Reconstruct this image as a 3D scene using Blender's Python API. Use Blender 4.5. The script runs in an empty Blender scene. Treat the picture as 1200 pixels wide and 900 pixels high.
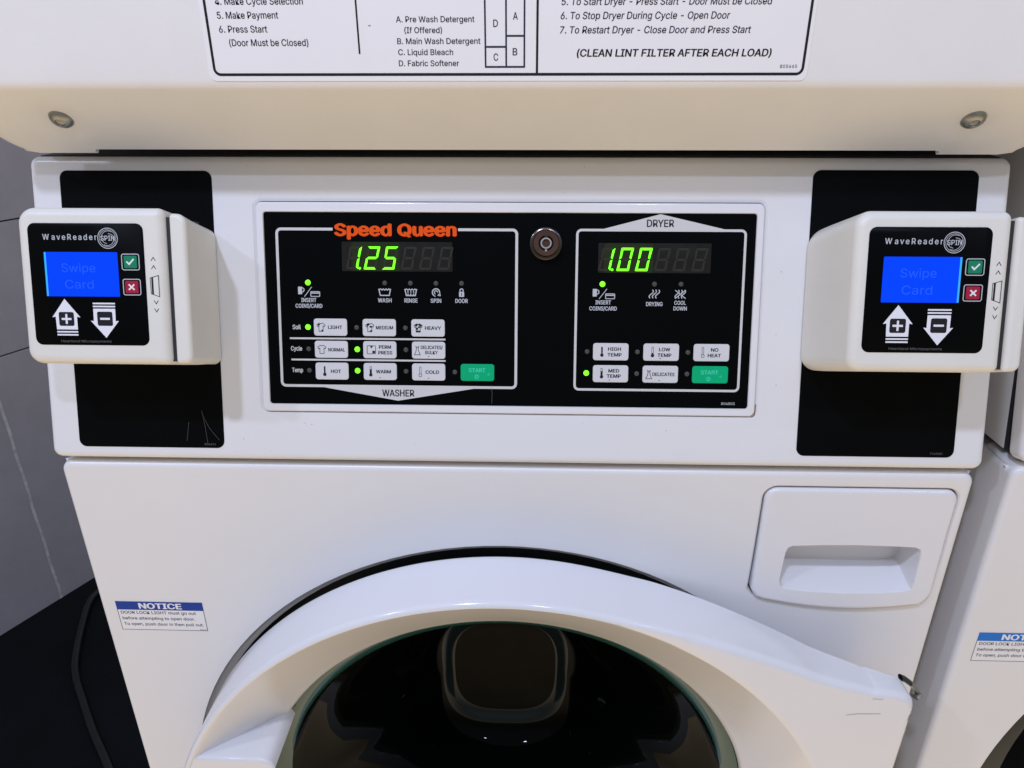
import bpy, bmesh, math, random
from mathutils import Vector, Matrix
random.seed(4)
C = bpy.context.scene.collection
SC = bpy.context.scene

# ------------------------------------------------------------------ camera
cam_d = bpy.data.cameras.new("camera"); cam = bpy.data.objects.new("camera", cam_d); C.objects.link(cam)
SC.camera = cam
cam_d.sensor_width = 36.0; cam_d.lens = 25.5; cam_d.clip_start = 0.01; cam_d.clip_end = 50
def cam_axes(p, yaw, roll):
    f = Vector((0, math.cos(p), -math.sin(p))); u = Vector((0, math.sin(p), math.cos(p))); r = Vector((1, 0, 0))
    Z = Matrix.Rotation(-yaw, 3, 'Z'); f, u, r = Z @ f, Z @ u, Z @ r
    c, s = math.cos(roll), math.sin(roll)
    return c*r + s*u, -s*r + c*u, f
r_, u_, f_ = cam_axes(0.41576, -0.03066, -0.00173)
M = Matrix((r_, u_, -f_)).transposed().to_4x4(); M.translation = Vector((0.01618, -0.46760, 0.27386))
cam.matrix_world = M

# ------------------------------------------------------------------ light
W = bpy.data.worlds.new("World"); SC.world = W; W.use_nodes = True
nt = W.node_tree; bg = nt.nodes["Background"]
tc = nt.nodes.new("ShaderNodeTexCoord"); sx = nt.nodes.new("ShaderNodeSeparateXYZ"); rp = nt.nodes.new("ShaderNodeValToRGB")
mr = nt.nodes.new("ShaderNodeMapRange"); mr.inputs[1].default_value = -1; mr.inputs[2].default_value = 1
nt.links.new(tc.outputs["Generated"], sx.inputs[0]); nt.links.new(sx.outputs["Z"], mr.inputs[0])
nt.links.new(mr.outputs[0], rp.inputs[0]); nt.links.new(rp.outputs[0], bg.inputs[0])
rp.color_ramp.elements[0].position = 0.12; rp.color_ramp.elements[0].color = (1.38, 1.09, 0.76, 1)
rp.color_ramp.elements[1].position = 0.75; rp.color_ramp.elements[1].color = (0.38, 0.41, 0.50, 1)
_q = rp.color_ramp.elements.new(0.34); _q.color = (0.43, 0.36, 0.25, 1)
_e = rp.color_ramp.elements.new(0.5); _e.color = (0.235, 0.215, 0.165, 1)
bg.inputs[1].default_value = 1.0

def lamp(name, loc, watts, size, col):
    L = bpy.data.lights.new(name, 'AREA'); L.shape = 'DISK'; L.size = size; L.energy = watts; L.color = col
    o = bpy.data.objects.new(name, L); C.objects.link(o); o.location = loc
    d = (Vector((0, 0, 0)) - Vector(loc)); o.rotation_euler = d.to_track_quat('-Z', 'Y').to_euler()
COOL = (0.66, 0.74, 1.0)
lamp("ceiling_lamp", (0.38, -1.36, 1.62), 8, 0.10, COOL)
lamp("ceiling_lamp", (-0.42, -1.00, 1.60), 13.5, 0.10, COOL)
lamp("ceiling_lamp", (-1.45, -1.00, 1.60), 8, 0.10, COOL)
lamp("ceiling_lamp", (1.35, -1.00, 1.62), 1.5, 0.10, COOL)
SC.view_settings.view_transform = 'Standard'; SC.view_settings.look = 'None'
SC.view_settings.exposure = 0.07; SC.view_settings.gamma = 1.0

# ------------------------------------------------------------------ materials
def mat(name, col, rough=0.4, metal=0.0, spec=0.5, emit=None, estr=1.0, bump=0.0, bscale=400, var=0.0, vscale=6, coat=0.0, rvar=0.0, ior=None):
    m = bpy.data.materials.new(name); m.use_nodes = True; n = m.node_tree.nodes; l = m.node_tree.links
    b = n["Principled BSDF"]
    b.inputs["Base Color"].default_value = (*col, 1); b.inputs["Roughness"].default_value = rough
    b.inputs["Metallic"].default_value = metal; b.inputs["Specular IOR Level"].default_value = spec
    b.inputs["Coat Weight"].default_value = coat; b.inputs["Coat Roughness"].default_value = 0.08
    if ior: b.inputs["IOR"].default_value = ior
    if emit:
        b.inputs["Emission Color"].default_value = (*emit, 1); b.inputs["Emission Strength"].default_value = estr
    if bump or var or rvar:
        t = n.new("ShaderNodeTexCoord")
    if bump:
        no = n.new("ShaderNodeTexNoise"); no.inputs["Scale"].default_value = bscale; no.inputs["Detail"].default_value = 3
        bp = n.new("ShaderNodeBump"); bp.inputs["Strength"].default_value = bump; bp.inputs["Distance"].default_value = 0.001
        l.new(t.outputs["Object"], no.inputs["Vector"]); l.new(no.outputs["Fac"], bp.inputs["Height"]); l.new(bp.outputs[0], b.inputs["Normal"])
    if var:
        no = n.new("ShaderNodeTexNoise"); no.inputs["Scale"].default_value = vscale; no.inputs["Detail"].default_value = 6; no.inputs["Roughness"].default_value = 0.65
        rr = n.new("ShaderNodeValToRGB"); rr.color_ramp.elements[0].position = 0.3; rr.color_ramp.elements[1].position = 0.7
        rr.color_ramp.elements[0].color = (*[c*(1-var) for c in col], 1); rr.color_ramp.elements[1].color = (*[min(1, c*(1+var*0.6)) for c in col], 1)
        l.new(t.outputs["Object"], no.inputs["Vector"]); l.new(no.outputs["Fac"], rr.inputs[0]); l.new(rr.outputs[0], b.inputs["Base Color"])
    if rvar:
        no = n.new("ShaderNodeTexNoise"); no.inputs["Scale"].default_value = 14; no.inputs["Detail"].default_value = 5
        mp = n.new("ShaderNodeMapRange"); mp.inputs[3].default_value = max(0.02, rough-rvar); mp.inputs[4].default_value = rough+rvar
        l.new(t.outputs["Object"], no.inputs["Vector"]); l.new(no.outputs["Fac"], mp.inputs[0]); l.new(mp.outputs[0], b.inputs["Roughness"])
    return m
ENAMEL = mat("white_enamel", (0.76, 0.755, 0.765), 0.29, bump=0.06, bscale=700, var=0.02, vscale=9, rvar=0.025)
DRYWHITE = mat("dryer_enamel", (0.76, 0.755, 0.765), 0.42, bump=0.09, bscale=600, var=0.03, vscale=12, rvar=0.06)
PLASTIC = mat("white_plastic", (0.76, 0.755, 0.775), 0.14, bump=0.02, bscale=250, var=0.02, vscale=10, rvar=0.05)
CREAM = mat("cream_plastic", (0.74, 0.72, 0.66), 0.42, bump=0.05, bscale=1200, var=0.03, vscale=25, rvar=0.05)
BLACK = mat("black_cover", (0.0022, 0.0026, 0.003), 0.36, spec=0.05, bump=0.03, bscale=900, var=0.25, vscale=30, rvar=0.08)
FASCIA = mat("black_fascia", (0.0018, 0.0022, 0.0026), 0.32, spec=0.04, bump=0.02, bscale=900, rvar=0.07)
GAPSHADE = mat("gap_shade", (0.02, 0.02, 0.022), 0.7, var=0.2)  # near-black colour standing in for shade inside narrow gaps
GREYINK = mat("light_grey_print", (0.60, 0.60, 0.60), 0.45, spec=0.18, var=0.02, vscale=60)
KEYGREY = mat("button_grey", (0.64, 0.64, 0.66), 0.42, spec=0.18, bump=0.03, bscale=900, var=0.03, vscale=60)
KEYGREEN = mat("button_green", (0.0, 0.42, 0.17), 0.42, spec=0.18, bump=0.03, bscale=900, var=0.05, vscale=60)
GREENINK = mat("pale_green_print", (0.06, 0.68, 0.44), 0.5, spec=0.18)
BLACKINK = mat("black_print", (0.015, 0.015, 0.018), 0.5, spec=0.18)
NAVYINK = mat("navy_print", (0.020, 0.021, 0.045), 0.5, spec=0.18)
ORANGE = mat("orange_print", (0.80, 0.085, 0.003), 0.45, spec=0.18)
PAPER = mat("white_label", (0.80, 0.80, 0.83), 0.38, var=0.015, vscale=20)
BLUEINK = mat("blue_print", (0.006, 0.045, 0.30), 0.45, spec=0.18)
BLUEPALE = mat("pale_blue_print", (0.01, 0.17, 0.60), 0.45, spec=0.18)
WHITEINK = mat("white_print", (0.78, 0.78, 0.84), 0.45, spec=0.18)
PALEINK = mat("pale_print", (0.50, 0.52, 0.56), 0.45, spec=0.18)
FAINTINK = mat("faint_print", (0.12, 0.12, 0.13), 0.5, spec=0.18)
LEDON = mat("lit_green", (0.1, 0.5, 0.02), 0.4, emit=(0.16, 1.0, 0.01), estr=1.6)
DIGITON = mat("lit_digit", (0.1, 0.5, 0.02), 0.4, emit=(0.13, 1.0, 0.005), estr=1.9)
DIGITGLOW = mat("painted_digit_glow", (0.012, 0.012, 0.0105), 0.4, spec=0.1, emit=(0.16, 0.42, 0.0), estr=0.035)  # faint emission paints the green glow of the digits onto the window
LEDOFF = mat("unlit_lens", (0.07, 0.07, 0.07), 0.35, spec=0.18)
DIGITOFF = mat("unlit_digit", (0.030, 0.026, 0.020), 0.5, spec=0.18)
WINDOW = mat("display_window", (0.012, 0.012, 0.0105), 0.35, spec=0.18, var=0.3, vscale=120)
SCREEN = mat("blue_screen", (0.0, 0.005, 0.03), 0.4, spec=0.08, emit=(0.0, 0.052, 1.0), estr=1.0)
SCREENTX = mat("blue_screen_text", (0.0, 0.01, 0.05), 0.3, emit=(0.003, 0.083, 1.0), estr=1.0)
SCREENED = mat("screen_bright_edge", (0.0, 0.1, 0.2), 0.3, emit=(0.04, 0.42, 1.0), estr=0.8)
KEYTEAL = mat("green_key", (0.012, 0.22, 0.11), 0.4, spec=0.18)
KEYRED = mat("red_key", (0.36, 0.018, 0.05), 0.4, spec=0.18)
CHROME = mat("chrome", (0.10, 0.085, 0.08), 0.22, metal=1.0, rvar=0.05)
KEYRING = mat("key_ring", (0.75, 0.72, 0.70), 0.22, metal=1.0)
BRONZE = mat("lock_face", (0.075, 0.034, 0.020), 0.42, metal=0.5, var=0.2, vscale=200)
STEEL = mat("screw_steel", (0.36, 0.36, 0.33), 0.36, metal=0.9, var=0.3, vscale=200)
DRUM = mat("drum_steel", (0.10, 0.09, 0.075), 0.42, metal=0.8, var=0.2, vscale=15)
RUBBER = mat("rubber", (0.016, 0.021, 0.020), 0.42, bump=0.1, bscale=60)
SCUFF = mat("scuff_mark", (0.34, 0.33, 0.34), 0.6)
RUST = mat("rust_stain", (0.20, 0.12, 0.06), 0.7)
WALLM = mat("grey_tile", (0.355, 0.34, 0.37), 0.5, bump=0.25, bscale=500, var=0.12, vscale=5)
JOINT = mat("dark_joint", (0.02, 0.02, 0.03), 0.7)
PALEJOINT = mat("pale_joint", (0.55, 0.54, 0.55), 0.6, var=0.35, vscale=60)
FLOORM = mat("dark_floor", (0.0035, 0.005, 0.0062), 0.55, spec=0.12, var=0.3, vscale=8)
HOSEM = mat("black_hose", (0.010, 0.010, 0.010), 0.36, var=0.5, vscale=60)
SMOKED = mat("smoked_glass", (0.001, 0.0014, 0.0014), 0.035, ior=1.135)
GLASSRIM = mat("glass_rim", (0.02, 0.075, 0.066), 0.07, ior=1.45)
GLASSEDGE = mat("glass_edge", (0.010, 0.016, 0.0165), 0.10, ior=1.3)
BASE = mat("bowl_base", (0.006, 0.0055, 0.004), 0.3, ior=1.12, var=0.4, vscale=20)

# ------------------------------------------------------------------ helpers
def frame(O, X, V, N):            # plane frame in millimetres: u along X, v along V, h along N
    O, X, V, N = map(Vector, (O, X, V, N))
    return lambda u, v, h=0.0: O + (X*u + V*v + N*h)*0.001
PE = Vector((0, 0.27498, 0.96145)); PNN = Vector((0, -0.96145, 0.27498)); PO = Vector((0, -0.0056, 0.006))
FR = frame((0, 0, 0), (1, 0, 0), (0, 0, 1), (0, -1, 0))                 # washer front
PN = frame(PO, (1, 0, 0), PE, PNN)                                      # tilted control panel
DR = frame((0, -0.006, 0), (1, 0, 0), (0, 0, 1), (0, -1, 0))            # dryer front
LO = frame((0, 0, 0), (1, 0, 0), (0, 0, 1), (0, -1, 0))                 # local frame of a card reader

class MB:
    def __init__(s): s.bm = bmesh.new(); s.mats = []
    def mi(s, m):
        if m not in s.mats: s.mats.append(m)
        return s.mats.index(m)
    def face(s, vs, m):
        try: f = s.bm.faces.new(vs)
        except ValueError: return None
        f.material_index = s.mi(m); return f
    def v(s, p): return s.bm.verts.new(p)
    def ring(s, pts): return [s.v(p) for p in pts]
    def bridge(s, a, b, m, closed=True):
        n = len(a)
        for i in range(n if closed else n-1):
            j = (i+1) % n; s.face((a[i], a[j], b[j], b[i]), m)
    def prism(s, F, poly, h0, h1, m, bev=0.0):
        base = s.ring([F(u, v, h0) for u, v in poly])
        if bev:
            cx = sum(p[0] for p in poly)/len(poly); cy = sum(p[1] for p in poly)/len(poly)
            mid = s.ring([F(u, v, h1-bev) for u, v in poly]); s.bridge(base, mid, m)
            w = max(abs(p[0]-cx) for p in poly); hh = max(abs(p[1]-cy) for p in poly)
            top = s.ring([F(cx+(u-cx)*(1-bev/w), cy+(v-cy)*(1-bev/hh), h1) for u, v in poly]); s.bridge(mid, top, m)
        else:
            top = s.ring([F(u, v, h1) for u, v in poly]); s.bridge(base, top, m)
        s.face(top, m); return top
    def flat(s, F, poly, h, m): s.face(s.ring([F(u, v, h) for u, v in poly]), m)
    def stroke(s, F, pts, w, h, m, closed=False):
        P = [Vector(p) for p in pts]; n = len(P); L = []; R = []
        for i in range(n):
            if closed: a, b = P[i-1], P[(i+1) % n]
            else: a, b = P[max(i-1, 0)], P[min(i+1, n-1)]
            p0 = (P[i]-a); p1 = (b-P[i])
            d0 = p0.normalized() if p0.length > 1e-9 else p1.normalized()
            d1 = p1.normalized() if p1.length > 1e-9 else d0
            t = (d0+d1); t = t.normalized() if t.length > 1e-6 else d1
            nn = Vector((-t.y, t.x)); k = 1/max(0.45, nn.dot(Vector((-d1.y, d1.x))))
            L.append(s.v(F(*(P[i]+nn*w/2*k), h))); R.append(s.v(F(*(P[i]-nn*w/2*k), h)))
        for i in range(n if closed else n-1):
            j = (i+1) % n; s.face((R[i], R[j], L[j], L[i]), m)
    def build(s, name, parent=None, smooth=True, angle=35, wn=True, loc=None):
        bmesh.ops.recalc_face_normals(s.bm, faces=s.bm.faces) if smooth != 'keep' else None
        me = bpy.data.meshes.new(name); s.bm.to_mesh(me); s.bm.free()
        for m in s.mats: me.materials.append(m)
        if smooth:
            me.shade_smooth(); me.set_sharp_from_angle(angle=math.radians(angle))
        o = bpy.data.objects.new(name, me); C.objects.link(o)
        if parent:
            o.parent = parent
            if parent.type == 'EMPTY' and loc is not None: o.location = loc
        if smooth and wn:
            w = o.modifiers.new("weighted_normal", 'WEIGHTED_NORMAL'); w.keep_sharp = True
        return o

def rrect(u0, v0, u1, v1, r, seg=7):
    if not isinstance(r, (tuple, list)): r = (r,)*4           # bottom-left, bottom-right, top-right, top-left
    out = []
    for (cx, cy, rr, a0) in ((u0+r[0], v0+r[0], r[0], 180), (u1-r[1], v0+r[1], r[1], 270), (u1-r[2], v1-r[2], r[2], 0), (u0+r[3], v1-r[3], r[3], 90)):
        for k in range(seg+1):
            a = math.radians(a0+90*k/seg); out.append((cx+rr*math.cos(a), cy+rr*math.sin(a)))
    return out
def circ(cx, cy, r, n=32, ry=None): return [(cx+r*math.cos(2*math.pi*k/n), cy+(ry or r)*math.sin(2*math.pi*k/n)) for k in range(n)]
def fillet(r, h1, n=5):            # profile (inset, h) of a rounded edge ending at h1
    return [(r*(1-math.cos(math.pi/2*k/n)), h1-r+r*math.sin(math.pi/2*k/n)) for k in range(n+1)]
def ccw(p):
    a = sum(p[i-1][0]*p[i][1]-p[i][0]*p[i-1][1] for i in range(len(p))); return p if a > 0 else p[::-1]
def plate(mb, F, box, r, profile, m, seg=7, holes=(), cap=True):
    rr = r if isinstance(r, (tuple, list)) else (r,)*4; rings = []
    for ins, h in profile:
        pts = rrect(box[0]+ins, box[1]+ins, box[2]-ins, box[3]-ins, tuple(max(x-ins, 0.05) for x in rr), seg)
        rings.append(mb.ring([F(u, v, h) for u, v in pts]))
    for a, b in zip(rings, rings[1:]): mb.bridge(a, b, m)
    if not cap: return rings
    if not holes: mb.face(rings[-1], m); return rings
    h = profile[-1][1]; edges = []
    def loop_edges(vs): return [mb.bm.edges.get((vs[i-1], vs[i])) or mb.bm.edges.new((vs[i-1], vs[i])) for i in range(len(vs))]
    edges += loop_edges(rings[-1])
    for prof in holes:              # each hole: list of (loop, h), first at cap height
        hr = [mb.ring([F(u, v, hh) for u, v in loop]) for loop, hh in prof]
        edges += loop_edges(hr[0])
        for a, b in zip(hr, hr[1:]): mb.bridge(a, b, m)
    res = bmesh.ops.triangle_fill(mb.bm, use_beauty=True, use_dissolve=False, edges=edges)
    for g in res["geom"]:
        if isinstance(g, bmesh.types.BMFace): g.material_index = mb.mi(m)
    return rings

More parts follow.
